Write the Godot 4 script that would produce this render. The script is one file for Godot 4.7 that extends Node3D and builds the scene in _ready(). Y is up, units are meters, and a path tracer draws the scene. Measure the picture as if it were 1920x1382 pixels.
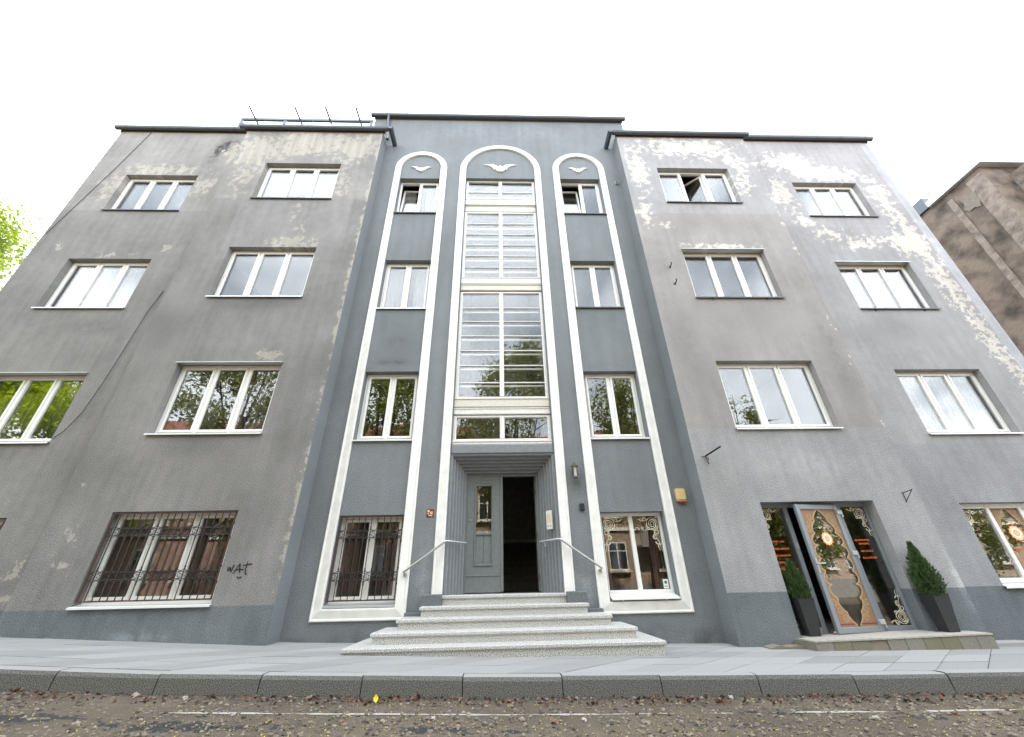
extends Node3D
# A grey four-storey apartment house seen from the street. The eye is the origin; y is up, metres.

const ZB := -7.49        # face of the two projecting bays
const ZC := -7.93        # face of the centre and of the outer bays
const XC := 0.063        # axis of the entrance

# ------------------------------------------------------------------ mesh builder
class MB:
	var v := PackedVector3Array()
	var n := PackedVector3Array()
	var xf := Transform3D.IDENTITY
	func tri(a: Vector3, b: Vector3, c: Vector3) -> void:   # counter-clockwise seen from outside
		a = xf * a
		b = xf * b
		c = xf * c
		var m := (b - a).cross(c - a).normalized()
		v.append(a); v.append(c); v.append(b)
		n.append(m); n.append(m); n.append(m)
	func quad(a: Vector3, b: Vector3, c: Vector3, d: Vector3) -> void:
		tri(a, b, c)
		tri(a, c, d)
	func smooth(a: Vector3, b: Vector3, c: Vector3, d: Vector3, na: Vector3, nb: Vector3, nc: Vector3, nd: Vector3) -> void:
		for q in [[a, na], [c, nc], [b, nb], [a, na], [d, nd], [c, nc]]:
			v.append(xf * (q[0] as Vector3))
			n.append((xf.basis * (q[1] as Vector3)).normalized())
	func box(p: Vector3, q: Vector3) -> void:
		var a := p.min(q)
		var b := p.max(q)
		quad(Vector3(a.x, a.y, b.z), Vector3(b.x, a.y, b.z), Vector3(b.x, b.y, b.z), Vector3(a.x, b.y, b.z))
		quad(Vector3(b.x, a.y, a.z), Vector3(a.x, a.y, a.z), Vector3(a.x, b.y, a.z), Vector3(b.x, b.y, a.z))
		quad(Vector3(b.x, a.y, b.z), Vector3(b.x, a.y, a.z), Vector3(b.x, b.y, a.z), Vector3(b.x, b.y, b.z))
		quad(Vector3(a.x, a.y, a.z), Vector3(a.x, a.y, b.z), Vector3(a.x, b.y, b.z), Vector3(a.x, b.y, a.z))
		quad(Vector3(a.x, b.y, b.z), Vector3(b.x, b.y, b.z), Vector3(b.x, b.y, a.z), Vector3(a.x, b.y, a.z))
		quad(Vector3(a.x, a.y, a.z), Vector3(b.x, a.y, a.z), Vector3(b.x, a.y, b.z), Vector3(a.x, a.y, b.z))
	func cbox(p: Vector3, q: Vector3, r: float) -> void:     # box with chamfered edges
		var lo := p.min(q)
		var hi := p.max(q)
		var c := (lo + hi) / 2.0
		var h := (hi - lo) / 2.0
		r = minf(r, minf(h.x, minf(h.y, h.z)) * 0.9)
		for ax in 3:
			var e1 := (ax + 1) % 3
			var e2 := (ax + 2) % 3
			for s in [-1.0, 1.0]:
				var o := Vector3.ZERO
				o[ax] = s * h[ax]
				var a := Vector3.ZERO
				a[e1] = h[e1] - r
				var b := Vector3.ZERO
				b[e2] = h[e2] - r
				if s > 0:
					quad(c + o - a - b, c + o + a - b, c + o + a + b, c + o - a + b)
				else:
					quad(c + o - a + b, c + o + a + b, c + o + a - b, c + o - a - b)
			for s1 in [-1.0, 1.0]:
				for s2 in [-1.0, 1.0]:
					var l := Vector3.ZERO
					l[ax] = h[ax] - r
					var p1 := Vector3.ZERO
					p1[e1] = s1 * h[e1]
					p1[e2] = s2 * (h[e2] - r)
					var p2 := Vector3.ZERO
					p2[e1] = s1 * (h[e1] - r)
					p2[e2] = s2 * h[e2]
					if s1 * s2 > 0:
						quad(c + p1 - l, c + p2 - l, c + p2 + l, c + p1 + l)
					else:
						quad(c + p2 - l, c + p1 - l, c + p1 + l, c + p2 + l)
		for sx in [-1.0, 1.0]:
			for sy in [-1.0, 1.0]:
				for sz in [-1.0, 1.0]:
					var s := Vector3(sx, sy, sz)
					var t0 := c + Vector3(sx * h.x, sy * (h.y - r), sz * (h.z - r))
					var t1 := c + Vector3(sx * (h.x - r), sy * h.y, sz * (h.z - r))
					var t2 := c + Vector3(sx * (h.x - r), sy * (h.y - r), sz * h.z)
					if (t1 - t0).cross(t2 - t0).dot(s) > 0:
						tri(t0, t1, t2)
					else:
						tri(t0, t2, t1)
	func tube(pts: Array, r, sides := 8, caps := true) -> void:
		var rings := []
		var up := Vector3.UP
		for i in pts.size():
			var p: Vector3 = pts[i]
			var t: Vector3 = ((pts[mini(i + 1, pts.size() - 1)] as Vector3) - (pts[maxi(i - 1, 0)] as Vector3)).normalized()
			if i == 0 and absf(t.dot(up)) > 0.9:
				up = Vector3.RIGHT
			var sx := t.cross(up)
			if sx.length() < 0.05:
				sx = t.cross(Vector3.FORWARD)
			sx = sx.normalized()
			var sy := sx.cross(t).normalized()
			up = sy
			var rr: float = r[i] if r is Array else r
			var ring := []
			for k in sides:
				var a := TAU * k / sides
				var d := sx * cos(a) + sy * sin(a)
				ring.append([p + d * rr, d])
			rings.append(ring)
		for i in pts.size() - 1:
			for k in sides:
				var q = (k + 1) % sides
				var a = rings[i][k]
				var b = rings[i][q]
				var c = rings[i + 1][q]
				var d = rings[i + 1][k]
				smooth(b[0], a[0], d[0], c[0], b[1], a[1], d[1], c[1])
		if caps:
			for k in range(1, sides - 1):
				tri(rings[0][0][0], rings[0][k][0], rings[0][k + 1][0])
				var e = rings[pts.size() - 1]
				tri(e[0][0], e[k + 1][0], e[k][0])
	func prism(poly: PackedVector2Array, z0: float, z1: float) -> void:   # counter-clockwise outline, z1 the front
		if not Geometry2D.is_polygon_clockwise(poly):
			pass
		else:
			poly.reverse()
		var t := Geometry2D.triangulate_polygon(poly)
		for i in range(0, t.size(), 3):
			var a := poly[t[i]]
			var b := poly[t[i + 1]]
			var c := poly[t[i + 2]]
			if (b - a).cross(c - a) < 0:
				var w := b
				b = c
				c = w
			tri(Vector3(a.x, a.y, z1), Vector3(b.x, b.y, z1), Vector3(c.x, c.y, z1))
			tri(Vector3(a.x, a.y, z0), Vector3(c.x, c.y, z0), Vector3(b.x, b.y, z0))
		for i in poly.size():
			var a := poly[i]
			var b := poly[(i + 1) % poly.size()]
			quad(Vector3(a.x, a.y, z0), Vector3(b.x, b.y, z0), Vector3(b.x, b.y, z1), Vector3(a.x, a.y, z1))
	func ribbon(pts: PackedVector2Array, w0: float, w1: float, z: float) -> void:   # a flat stroke facing +z
		for i in pts.size() - 1:
			var a := pts[i]
			var b := pts[i + 1]
			var d := (b - a).normalized().orthogonal()
			var wa := lerpf(w0, w1, float(i) / (pts.size() - 1)) / 2
			var wb := lerpf(w0, w1, float(i + 1) / (pts.size() - 1)) / 2
			var a1 := a - d * wa
			var a2 := a + d * wa
			var b1 := b - d * wb
			var b2 := b + d * wb
			if (b1 - a1).cross(b2 - a1) > 0:
				quad(Vector3(a1.x, a1.y, z), Vector3(b1.x, b1.y, z), Vector3(b2.x, b2.y, z), Vector3(a2.x, a2.y, z))
			else:
				quad(Vector3(a2.x, a2.y, z), Vector3(b2.x, b2.y, z), Vector3(b1.x, b1.y, z), Vector3(a1.x, a1.y, z))
	func disc(c: Vector2, r: float, z: float, sides := 14) -> void:
		for k in sides:
			var a := TAU * k / sides
			var b := TAU * (k + 1) / sides
			tri(Vector3(c.x, c.y, z), Vector3(c.x + r * cos(a), c.y + r * sin(a), z), Vector3(c.x + r * cos(b), c.y + r * sin(b), z))
	func wall(x0: float, x1: float, y0: float, y1: float, z: float, holes: Array, depth: float) -> void:
		# a face towards +z with rectangular holes [x0, x1, y0, y1] and their reveals
		var xs := [x0, x1]
		var ys := [y0, y1]
		for h in holes:
			xs.append(clampf(h[0], x0, x1)); xs.append(clampf(h[1], x0, x1)); ys.append(clampf(h[2], y0, y1)); ys.append(clampf(h[3], y0, y1))
		xs.sort()
		ys.sort()
		for i in xs.size() - 1:
			if xs[i + 1] - xs[i] < 1e-5:
				continue
			for j in ys.size() - 1:
				if ys[j + 1] - ys[j] < 1e-5:
					continue
				var c := Vector2((xs[i] + xs[i + 1]) / 2, (ys[j] + ys[j + 1]) / 2)
				var open := false
				for h in holes:
					if c.x > h[0] and c.x < h[1] and c.y > h[2] and c.y < h[3]:
						open = true
				if not open:
					quad(Vector3(xs[i], ys[j], z), Vector3(xs[i + 1], ys[j], z), Vector3(xs[i + 1], ys[j + 1], z), Vector3(xs[i], ys[j + 1], z))
		for h in holes:
			var b := z - depth
			quad(Vector3(h[0], h[2], b), Vector3(h[0], h[2], z), Vector3(h[0], h[3], z), Vector3(h[0], h[3], b))
			quad(Vector3(h[1], h[2], z), Vector3(h[1], h[2], b), Vector3(h[1], h[3], b), Vector3(h[1], h[3], z))
			quad(Vector3(h[0], h[3], z), Vector3(h[1], h[3], z), Vector3(h[1], h[3], b), Vector3(h[0], h[3], b))
			quad(Vector3(h[0], h[2], b), Vector3(h[1], h[2], b), Vector3(h[1], h[2], z), Vector3(h[0], h[2], z))
	func mesh(shift := Vector3.ZERO, rect := []) -> ArrayMesh:
		var a := []
		a.resize(Mesh.ARRAY_MAX)
		if rect:
			var uv := PackedVector2Array()
			for p in v:
				uv.append(Vector2((p.x - rect[0]) / (rect[1] - rect[0]), (rect[3] - (p.y if rect.size() == 4 else p.z)) / (rect[3] - rect[2])))
			a[Mesh.ARRAY_TEX_UV] = uv
			a[Mesh.ARRAY_TEX_UV2] = uv
		var w := PackedVector3Array()
		w.resize(v.size())
		for i in v.size():
			w[i] = v[i] - shift
		a[Mesh.ARRAY_VERTEX] = w
		a[Mesh.ARRAY_NORMAL] = n
		var m := ArrayMesh.new()
		m.add_surface_from_arrays(Mesh.PRIMITIVE_TRIANGLES, a)
		return m

# ------------------------------------------------------------------ nodes
var org := {}
var used := {}
var cache := {}
var M := {}
var rng := RandomNumberGenerator.new()

func named(called: String, parent: Node) -> String:
	var k := str(parent.get_instance_id()) + called
	var c: int = used.get(k, 0)
	used[k] = c + 1
	return called if c == 0 else "%s_%03d" % [called, c]

func add(node: Node3D, called: String, parent: Node) -> Node3D:
	node.name = named(called, parent)
	parent.add_child(node, true)
	return node

func tag(o: Node, label: String, category: String, group := "", kind := "") -> Node:
	if label:
		o.set_meta("label", label)
	if category:
		o.set_meta("category", category)
	if group:
		o.set_meta("group", group)
	if kind:
		o.set_meta("kind", kind)
	return o

func thing(called: String, label: String, category: String, at := Vector3.ZERO, group := "") -> Node3D:
	var o := add(Node3D.new(), called, self)
	o.position = at
	org[o] = at
	tag(o, label, category, group)
	return o

func struct(called: String, at := Vector3.ZERO) -> Node3D:
	var o := add(Node3D.new(), called, self)
	o.position = at
	org[o] = at
	o.set_meta("kind", "structure")
	return o

func part(called: String, parent: Node) -> Node3D:      # an empty part, its pieces are its children
	var o := add(Node3D.new(), called, parent)
	org[o] = org.get(parent, Vector3.ZERO)
	return o

func obj(called: String, mb: MB, m: Material, parent: Node = self, rect := []) -> MeshInstance3D:
	var o := MeshInstance3D.new()
	var shift: Vector3 = org.get(parent, Vector3.ZERO)
	o.mesh = mb.mesh(shift, rect)
	o.material_override = m
	add(o, called, parent)
	org[o] = shift
	return o

func inst(called: String, mesh: Mesh, m: Material, parent: Node, t: Transform3D) -> MeshInstance3D:   # a shared mesh, placed
	var o := MeshInstance3D.new()
	o.mesh = mesh
	o.material_override = m
	add(o, called, parent)
	t.origin -= org.get(parent, Vector3.ZERO)
	o.transform = t
	return o

func at(p: Vector3, turn := 0.0) -> Transform3D:
	return Transform3D(Basis(Vector3.UP, turn), p)

# ------------------------------------------------------------------ textures and materials
func lut_tex(img: Image, f: Callable) -> ImageTexture:
	img.convert(Image.FORMAT_L8)
	var d := img.get_data()
	var l := PackedByteArray()
	l.resize(256)
	for i in 256:
		var c: float = clampf(f.call(i / 255.0), 0.0, 1.0)
		l[i] = int(round(pow(c, 1 / 2.2) * 255.0))
	for i in d.size():
		d[i] = l[d[i]]
	return ImageTexture.create_from_image(Image.create_from_data(img.get_width(), img.get_height(), false, Image.FORMAT_L8, d))

func noise(sd: int, freq: float, oct := 4, kind := FastNoiseLite.TYPE_SIMPLEX_SMOOTH) -> FastNoiseLite:
	var f := FastNoiseLite.new()
	f.seed = sd
	f.frequency = freq
	f.noise_type = kind
	f.fractal_type = FastNoiseLite.FRACTAL_FBM if oct > 1 else FastNoiseLite.FRACTAL_NONE
	f.fractal_octaves = oct
	return f

func seamless(sd: int, freq: float, oct := 4, size := 512, kind := FastNoiseLite.TYPE_SIMPLEX_SMOOTH) -> Image:
	return noise(sd, freq, oct, kind).get_seamless_image(size, size, false, false, 0.1, true)

func mat(c: Color, rough := 0.8, metal := 0.0, spec := 0.5) -> StandardMaterial3D:
	var m := StandardMaterial3D.new()
	m.albedo_color = c.linear_to_srgb()
	m.roughness = rough
	m.metallic = metal
	m.metallic_specular = spec
	return m

func tri_mat(c: Color, rough: float, tex: Texture2D, scale: float, bump: Texture2D = null, deep := 0.0, metal := 0.0) -> StandardMaterial3D:
	var m := mat(c, rough, metal)
	m.albedo_texture = tex
	m.uv1_triplanar = true
	m.uv1_world_triplanar = true
	m.uv1_scale = Vector3.ONE * scale
	if bump:
		m.heightmap_enabled = true
		m.heightmap_texture = bump
		m.heightmap_scale = deep
	return m

func blob_field(w: int, h: int, r: Array, blobs: Array) -> PackedFloat32Array:
	# soft spots [x, y, rx, ry, strength] summed on a coarse grid and enlarged
	var gw := 88
	var gh := 132
	var im := Image.create_empty(gw, gh, false, Image.FORMAT_RF)
	for j in gh:
		var y: float = lerpf(r[3], r[2], (j + 0.5) / gh)
		for i in gw:
			var x: float = lerpf(r[0], r[1], (i + 0.5) / gw)
			var s := 0.0
			for b in blobs:
				var dx: float = (x - b[0]) / b[2]
				var dy: float = (y - b[1]) / b[3]
				var q := dx * dx + dy * dy
				if q < 1.0:
					s += b[4] * (1.0 - q) * (1.0 - q)
			im.set_pixel(i, j, Color(s, 0, 0))
	im.resize(w, h, Image.INTERPOLATE_BILINEAR)
	return im.get_data().to_float32_array()

func wall_map(r: Array, w: int, h: int, sd: int, zones: Array, peel: Color, peel_blobs: Array, dirt_blobs: Array, mottle: float, lines: Array = []) -> ImageTexture:
	# zones: [x0, x1, y0, y1, colour], later ones lie over earlier ones
	var broad := noise(sd, 0.006, 5).get_image(w, h, false, false, true).get_data()
	var fine := noise(sd + 1, 0.045, 6).get_image(w, h, false, false, true).get_data()
	var tiny := noise(sd + 3, 0.16, 3).get_image(w, h, false, false, true).get_data()
	var streak := noise(sd + 2, 0.05, 3).get_image(w, h / 12, false, false, true)
	streak.resize(w, h, Image.INTERPOLATE_BILINEAR)
	var str_ := streak.get_data()
	var pf := blob_field(w, h, r, peel_blobs)
	var df := blob_field(w, h, r, dirt_blobs)
	var out := PackedByteArray()
	out.resize(w * h * 3)
	var l := PackedByteArray()
	l.resize(4097)
	for i in 4097:
		var c := i / 4096.0
		l[i] = int(round(255.0 * (12.92 * c if c < 0.0031308 else 1.055 * pow(c, 1 / 2.4) - 0.055)))
	for j in h:
		var y: float = lerpf(r[3], r[2], (j + 0.5) / h)
		var row := []
		for z in zones:
			if y + (broad[j * w] / 255.0 - 0.5) * 0.02 > z[2] and y < z[3]:
				row.append(z)
		for i in w:
			var k := j * w + i
			var x: float = lerpf(r[0], r[1], (i + 0.5) / w)
			var c := Color.BLACK
			for z in row:
				if x >= z[0] and x < z[1]:
					c = z[4]
			var b := broad[k] / 255.0 - 0.5
			var f := fine[k] / 255.0 - 0.5
			var s := str_[k] / 255.0 - 0.5
			var t := 1.0 + mottle * (b * 0.55 + f * 0.22 + s * 0.32)
			var d := df[k]
			if d != 0.0:
				t *= clampf(1.0 - d * (0.55 + 1.1 * f + 0.9 * s), 0.25, 1.5)
			var q := pf[k]
			var cr := c.r * t
			var cg := c.g * t
			var cb := c.b * t
			if q > 0.02:
				var e := q + f * 1.5 + b * 0.9 + (tiny[k] / 255.0 - 0.5) * 0.75 - 0.42
				if e > 0.0:
					var a := minf(1.0, e * 14.0)
					var g := 0.92 + 0.35 * s + 0.2 * b
					cr = lerpf(cr, peel.r * g, a)
					cg = lerpf(cg, peel.g * g, a)
					cb = lerpf(cb, peel.b * g, a)
			out[k * 3] = l[int(clampf(cr, 0, 1) * 4096)]
			out[k * 3 + 1] = l[int(clampf(cg, 0, 1) * 4096)]
			out[k * 3 + 2] = l[int(clampf(cb, 0, 1) * 4096)]
	return ImageTexture.create_from_image(Image.create_from_data(w, h, false, Image.FORMAT_RGB8, out))

func plaster(map: Texture2D) -> StandardMaterial3D:
	var m := tri_mat(Color.WHITE, 0.93, M.tex_stucco, 0.8, M.bump_stucco, 0.75)
	m.detail_enabled = true
	m.detail_albedo = map
	m.detail_blend_mode = BaseMaterial3D.BLEND_MODE_MUL
	m.detail_uv_layer = BaseMaterial3D.DETAIL_UV_2
	m.texture_repeat = true
	m.metallic_specular = 0.3
	return m

func glass() -> StandardMaterial3D:
	var m := StandardMaterial3D.new()
	m.transparency = BaseMaterial3D.TRANSPARENCY_ALPHA
	m.albedo_color = Color(0.05, 0.06, 0.055, 0.02)
	m.roughness = 0.0
	m.metallic_specular = 0.5
	return m

func make_materials() -> void:
	M.tex_stucco = lut_tex(seamless(11, 0.09, 4), func(c): return 0.62 + 0.6 * c)
	M.bump_stucco = lut_tex(seamless(12, 0.085, 4), func(c): return c)
	M.tex_soft = lut_tex(seamless(13, 0.02, 5), func(c): return 0.72 + 0.4 * c)
	M.tex_clean = lut_tex(seamless(19, 0.015, 6), func(c): return clampf(0.86 + 0.2 * c, 0.0, 1.0))
	M.tex_grain = lut_tex(seamless(14, 0.16, 3), func(c): return 0.6 + 0.55 * c)
	M.tex_granite = lut_tex(seamless(15, 0.13, 2, 512, FastNoiseLite.TYPE_SIMPLEX), func(c): return 0.16 if c < 0.34 else (0.62 if c < 0.44 else (0.86 if c < 0.62 else 1.0)))
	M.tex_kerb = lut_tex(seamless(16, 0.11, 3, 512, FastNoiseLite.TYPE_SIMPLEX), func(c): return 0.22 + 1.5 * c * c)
	M.bump_fine = lut_tex(seamless(17, 0.2, 3), func(c): return c)
	M.tex_weather = lut_tex(seamless(18, 0.03, 5), func(c): return clampf(0.25 + 2.2 * c, 0.3, 1.0))
	M.white = tri_mat(Color(0.83, 0.815, 0.78), 0.65, M.tex_clean, 0.45, M.bump_fine, 0.08)
	M.pvc = mat(Color(0.80, 0.79, 0.76), 0.35)
	M.timber_white = tri_mat(Color(0.78, 0.77, 0.735), 0.6, M.tex_clean, 1.3, M.bump_fine, 0.06)
	M.timber_old = tri_mat(Color(0.66, 0.62, 0.55), 0.75, M.tex_weather, 1.9, M.tex_weather, 0.5)
	M.glass = glass()
	M.sill = mat(Color(0.55, 0.57, 0.58), 0.35, 0.5)
	M.sill_dark = mat(Color(0.11, 0.11, 0.12), 0.5, 0.3)
	M.sill_white = mat(Color(0.72, 0.72, 0.70), 0.4)
	M.gutter = mat(Color(0.085, 0.095, 0.11), 0.42, 0.55)
	M.roofing = tri_mat(Color(0.08, 0.07, 0.065), 0.8, M.tex_soft, 0.6)
	M.rail_blue = mat(Color(0.10, 0.12, 0.155), 0.45, 0.4)
	M.grey_paint = tri_mat(Color(0.20, 0.215, 0.23), 0.5, M.tex_clean, 0.9, M.bump_fine, 0.04)
	M.door_paint = tri_mat(Color(0.17, 0.19, 0.195), 0.45, M.tex_clean, 1.0, M.bump_fine, 0.04)
	M.iron = tri_mat(Color(0.034, 0.024, 0.02), 0.65, M.tex_soft, 5.0, M.bump_fine, 0.05)
	M.iron_rust = tri_mat(Color(0.075, 0.037, 0.026), 0.75, M.tex_soft, 5.0, M.bump_fine, 0.05)
	M.iron_grey = tri_mat(Color(0.13, 0.11, 0.095), 0.7, M.tex_soft, 6.0, M.bump_fine, 0.08)
	M.steel = mat(Color(0.46, 0.455, 0.44), 0.3, 0.9)
	M.inside = tri_mat(Color(0.16, 0.155, 0.145), 0.9, M.tex_soft, 0.5)
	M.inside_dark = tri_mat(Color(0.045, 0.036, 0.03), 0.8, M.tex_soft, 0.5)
	M.brown_wood = mat(Color(0.16, 0.085, 0.05), 0.5)
	M.curtain = mat(Color(0.22, 0.215, 0.21), 0.9)
	M.blind_grey = mat(Color(0.06, 0.058, 0.055), 0.9)
	M.drape = mat(Color(0.10, 0.055, 0.04), 0.9)
	M.granite = tri_mat(Color(0.66, 0.645, 0.62), 0.6, M.tex_granite, 0.9, M.bump_fine, 0.03)
	M.slabs = []
	for k in 5:
		M.slabs.append(tri_mat(Color(0.315, 0.312, 0.31) * (0.87 + 0.06 * k), 0.85, M.tex_grain, 0.7, M.bump_fine, 0.05))
	M.joint = tri_mat(Color(0.06, 0.054, 0.048), 0.95, M.tex_grain, 1.0)
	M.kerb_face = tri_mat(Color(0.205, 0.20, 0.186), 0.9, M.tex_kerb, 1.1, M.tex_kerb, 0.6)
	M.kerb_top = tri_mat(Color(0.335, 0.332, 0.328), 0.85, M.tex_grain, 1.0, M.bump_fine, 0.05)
	M.concrete = tri_mat(Color(0.30, 0.295, 0.28), 0.9, M.tex_soft, 1.7, M.bump_fine, 0.15)
	M.cheek = tri_mat(Color(0.135, 0.145, 0.15), 0.85, M.tex_soft, 1.9, M.bump_fine, 0.15)
	M.alu = mat(Color(0.225, 0.25, 0.275), 0.42, 0.15)
	M.rubber = mat(Color(0.012, 0.012, 0.012), 0.7)
	M.cream_print = mat(Color(0.82, 0.78, 0.60), 0.6)
	M.red_print = mat(Color(0.55, 0.10, 0.05), 0.6)
	M.orange_print = mat(Color(0.75, 0.13, 0.02), 0.6)
	M.brown_print = tri_mat(Color(0.30, 0.165, 0.085), 0.6, M.tex_soft, 3.0)
	M.gold_print = mat(Color(0.50, 0.36, 0.19), 0.6)
	M.maroon_print = mat(Color(0.16, 0.04, 0.05), 0.6)
	M.sun_print = mat(Color(0.80, 0.36, 0.06), 0.6)
	M.sun_pale = mat(Color(0.78, 0.55, 0.25), 0.6)
	M.paper = mat(Color(0.8, 0.8, 0.79), 0.6)
	M.blue_print = mat(Color(0.03, 0.14, 0.22), 0.6)
	M.black_plastic = mat(Color(0.012, 0.013, 0.015), 0.5)
	M.pot = tri_mat(Color(0.022, 0.022, 0.024), 0.55, M.tex_grain, 4.0, M.bump_fine, 0.12)
	M.soil = mat(Color(0.03, 0.022, 0.016), 1.0)
	M.ink = mat(Color(0.006, 0.006, 0.007), 0.6)
	M.cable = mat(Color(0.085, 0.085, 0.085), 0.7)

func rail_x(mb: MB, prof: PackedVector2Array, x0: float, x1: float, y: float, z: float) -> void:
	# a profile (forward, up) pulled along x
	mb.xf = Transform3D(Basis(Vector3(0, 0, 1), Vector3(0, 1, 0), Vector3(-1, 0, 0)), Vector3(0, y, z))
	mb.prism(prof, -x1, -x0)
	mb.xf = Transform3D.IDENTITY

# ------------------------------------------------------------------ windows
func pane_mesh(w: float, h: float, double := true) -> Mesh:
	var key := "pane%.3f_%.3f_%s" % [w, h, double]
	if not cache.has(key):
		var mb := MB.new()
		mb.box(Vector3(-w / 2, -h / 2, -0.002), Vector3(w / 2, h / 2, 0.002))
		if double:
			mb.box(Vector3(-w / 2, -h / 2, -0.022), Vector3(w / 2, h / 2, -0.018))
		cache[key] = mb.mesh()
	return cache[key]

func ring_mesh(w: float, h: float, t: float, d: float) -> Mesh:      # a rectangular frame about its centre, z from -d to 0
	var key := "ring%.3f_%.3f_%.3f_%.3f" % [w, h, t, d]
	if not cache.has(key):
		var mb := MB.new()
		mb.cbox(Vector3(-w / 2, -h / 2, -d), Vector3(-w / 2 + t, h / 2, 0), 0.006)
		mb.cbox(Vector3(w / 2 - t, -h / 2, -d), Vector3(w / 2, h / 2, 0), 0.006)
		mb.cbox(Vector3(-w / 2 + t - 0.004, h / 2 - t, -d), Vector3(w / 2 - t + 0.004, h / 2 - 0.0005, -0.0015), 0.006)
		mb.cbox(Vector3(-w / 2 + t - 0.004, -h / 2 + 0.0005, -d), Vector3(w / 2 - t + 0.004, -h / 2 + t, -0.0015), 0.006)
		cache[key] = mb.mesh()
	return cache[key]

func curtain_mesh(w: float, h: float, folds: int) -> Mesh:
	var key := "curtain%.3f_%.3f_%d" % [w, h, folds]
	if not cache.has(key):
		var mb := MB.new()
		var nn := folds * 6
		for i in nn:
			var x0 := -w / 2 + w * i / nn
			var x1 := -w / 2 + w * (i + 1) / nn
			var z0 := 0.018 * sin(TAU * i / 6.0) + 0.008 * sin(i * 0.37)
			var z1 := 0.018 * sin(TAU * (i + 1) / 6.0) + 0.008 * sin((i + 1) * 0.37)
			mb.quad(Vector3(x0, -h / 2, z0), Vector3(x1, -h / 2, z1), Vector3(x1, h / 2, z1), Vector3(x0, h / 2, z0))
		cache[key] = mb.mesh()
	return cache[key]

func sash(win: Node3D, c: Vector3, w: float, h: float, turn := Basis.IDENTITY, hinge := Vector3.ZERO) -> void:
	# one casement, its centre at c; turned about the point hinge
	var wob := Basis(Vector3.UP, rng.randf_range(-0.006, 0.006)) * Basis(Vector3.RIGHT, rng.randf_range(-0.004, 0.004))
	var t := Transform3D(turn, hinge + turn * (c - hinge))
	inst("sash", ring_mesh(w, h, 0.05, 0.05), M.pvc, win, t)
	inst("pane", pane_mesh(w - 0.085, h - 0.085), M.glass, win, Transform3D(turn * wob, t.origin + turn * Vector3(0, 0, -0.026)))

func window(b: Node3D, x0: float, x1: float, y0: float, y1: float, z: float, count: int, opt := {}) -> Node3D:
	# a casement window set back in its opening; z is the wall face
	var win := part("window", b)
	var w := x1 - x0
	var h := y1 - y0
	var zf := z - float(opt.get("set", 0.15))
	var fr := MB.new()
	var t := 0.05
	fr.cbox(Vector3(x0, y0, zf - 0.075), Vector3(x0 + t, y1, zf), 0.006)
	fr.cbox(Vector3(x1 - t, y0, zf - 0.075), Vector3(x1, y1, zf), 0.006)
	fr.cbox(Vector3(x0 + t - 0.003, y1 - t, zf - 0.075), Vector3(x1 - t + 0.003, y1, zf - 0.0015), 0.006)
	fr.cbox(Vector3(x0 + t - 0.003, y0, zf - 0.075), Vector3(x1 - t + 0.003, y0 + t + 0.015, zf - 0.0015), 0.006)
	var cw := (w - 2 * t) / count
	for k in range(1, count):
		var xm := x0 + t + cw * k
		fr.cbox(Vector3(xm - 0.022, y0 + t, zf - 0.074), Vector3(xm + 0.022, y1 - t, zf - 0.003), 0.006)
	obj("frame", fr, M.pvc, win)
	var openings: Dictionary = opt.get("open", {})
	for k in count:
		var xa := x0 + t + cw * k + (0.0 if k == 0 else 0.018) + 0.004
		var xb := x0 + t + cw * (k + 1) - (0.0 if k == count - 1 else 0.018) - 0.004
		var ya := y0 + t + 0.02
		var yb := y1 - t - 0.004
		var c := Vector3((xa + xb) / 2, (ya + yb) / 2, zf + 0.012)
		if openings.get(k, "") == "turn":
			sash(win, c - Vector3(0, 0, 0.07), xb - xa, yb - ya, Basis(Vector3.UP, -0.72), Vector3(xb, c.y, zf - 0.07))
		elif openings.get(k, "") == "tilt":
			sash(win, c - Vector3(0, 0, 0.07), xb - xa, yb - ya, Basis(Vector3.RIGHT, -0.13), Vector3(c.x, ya, zf - 0.07))
		else:
			sash(win, c, xb - xa, yb - ya)
	# sheet-metal sill
	var sl := MB.new()
	var drop := 0.035
	var out: float = opt.get("sill_out", 0.05)
	rail_x(sl, PackedVector2Array([Vector2(-0.19, 0.012), Vector2(out, -drop), Vector2(out, -drop - 0.03), Vector2(out - 0.006, -drop - 0.03), Vector2(out - 0.006, -drop - 0.005), Vector2(-0.19, 0.004)]), x0 - 0.015, x1 + 0.015, y0 + 0.02, z)
	if opt.get("brackets", false):
		for k in 2:
			var bx := lerpf(x0, x1, 0.18 + 0.62 * k)
			sl.box(Vector3(bx, y0 - 0.09, z + 0.004), Vector3(bx + 0.008, y0 - 0.02, z + 0.03))
	obj("sill", sl, opt.get("sill", M.sill), win)
	if opt.get("flashing", false):
		var fl := MB.new()
		rail_x(fl, PackedVector2Array([Vector2(-0.1, 0.0), Vector2(0.05, -0.008), Vector2(0.05, -0.022), Vector2(0.044, -0.022), Vector2(0.044, -0.013), Vector2(-0.1, -0.006)]), x0 - 0.02, x1 + 0.02, y1 + 0.004, z)
		obj("flashing", fl, M.sill, win)
	for cu in opt.get("curtains", []):      # [from, to, drop from the top, material]
		var ca := lerpf(x0, x1, cu[0])
		var cb := lerpf(x0, x1, cu[1])
		var ch: float = h * cu[2]
		inst("curtain", curtain_mesh(snappedf(cb - ca, 0.01), snappedf(ch, 0.01), maxi(3, int((cb - ca) * 9))), cu[3], win, at(Vector3((ca + cb) / 2, y1 - ch / 2, zf - 0.3)))
	return win

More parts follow.
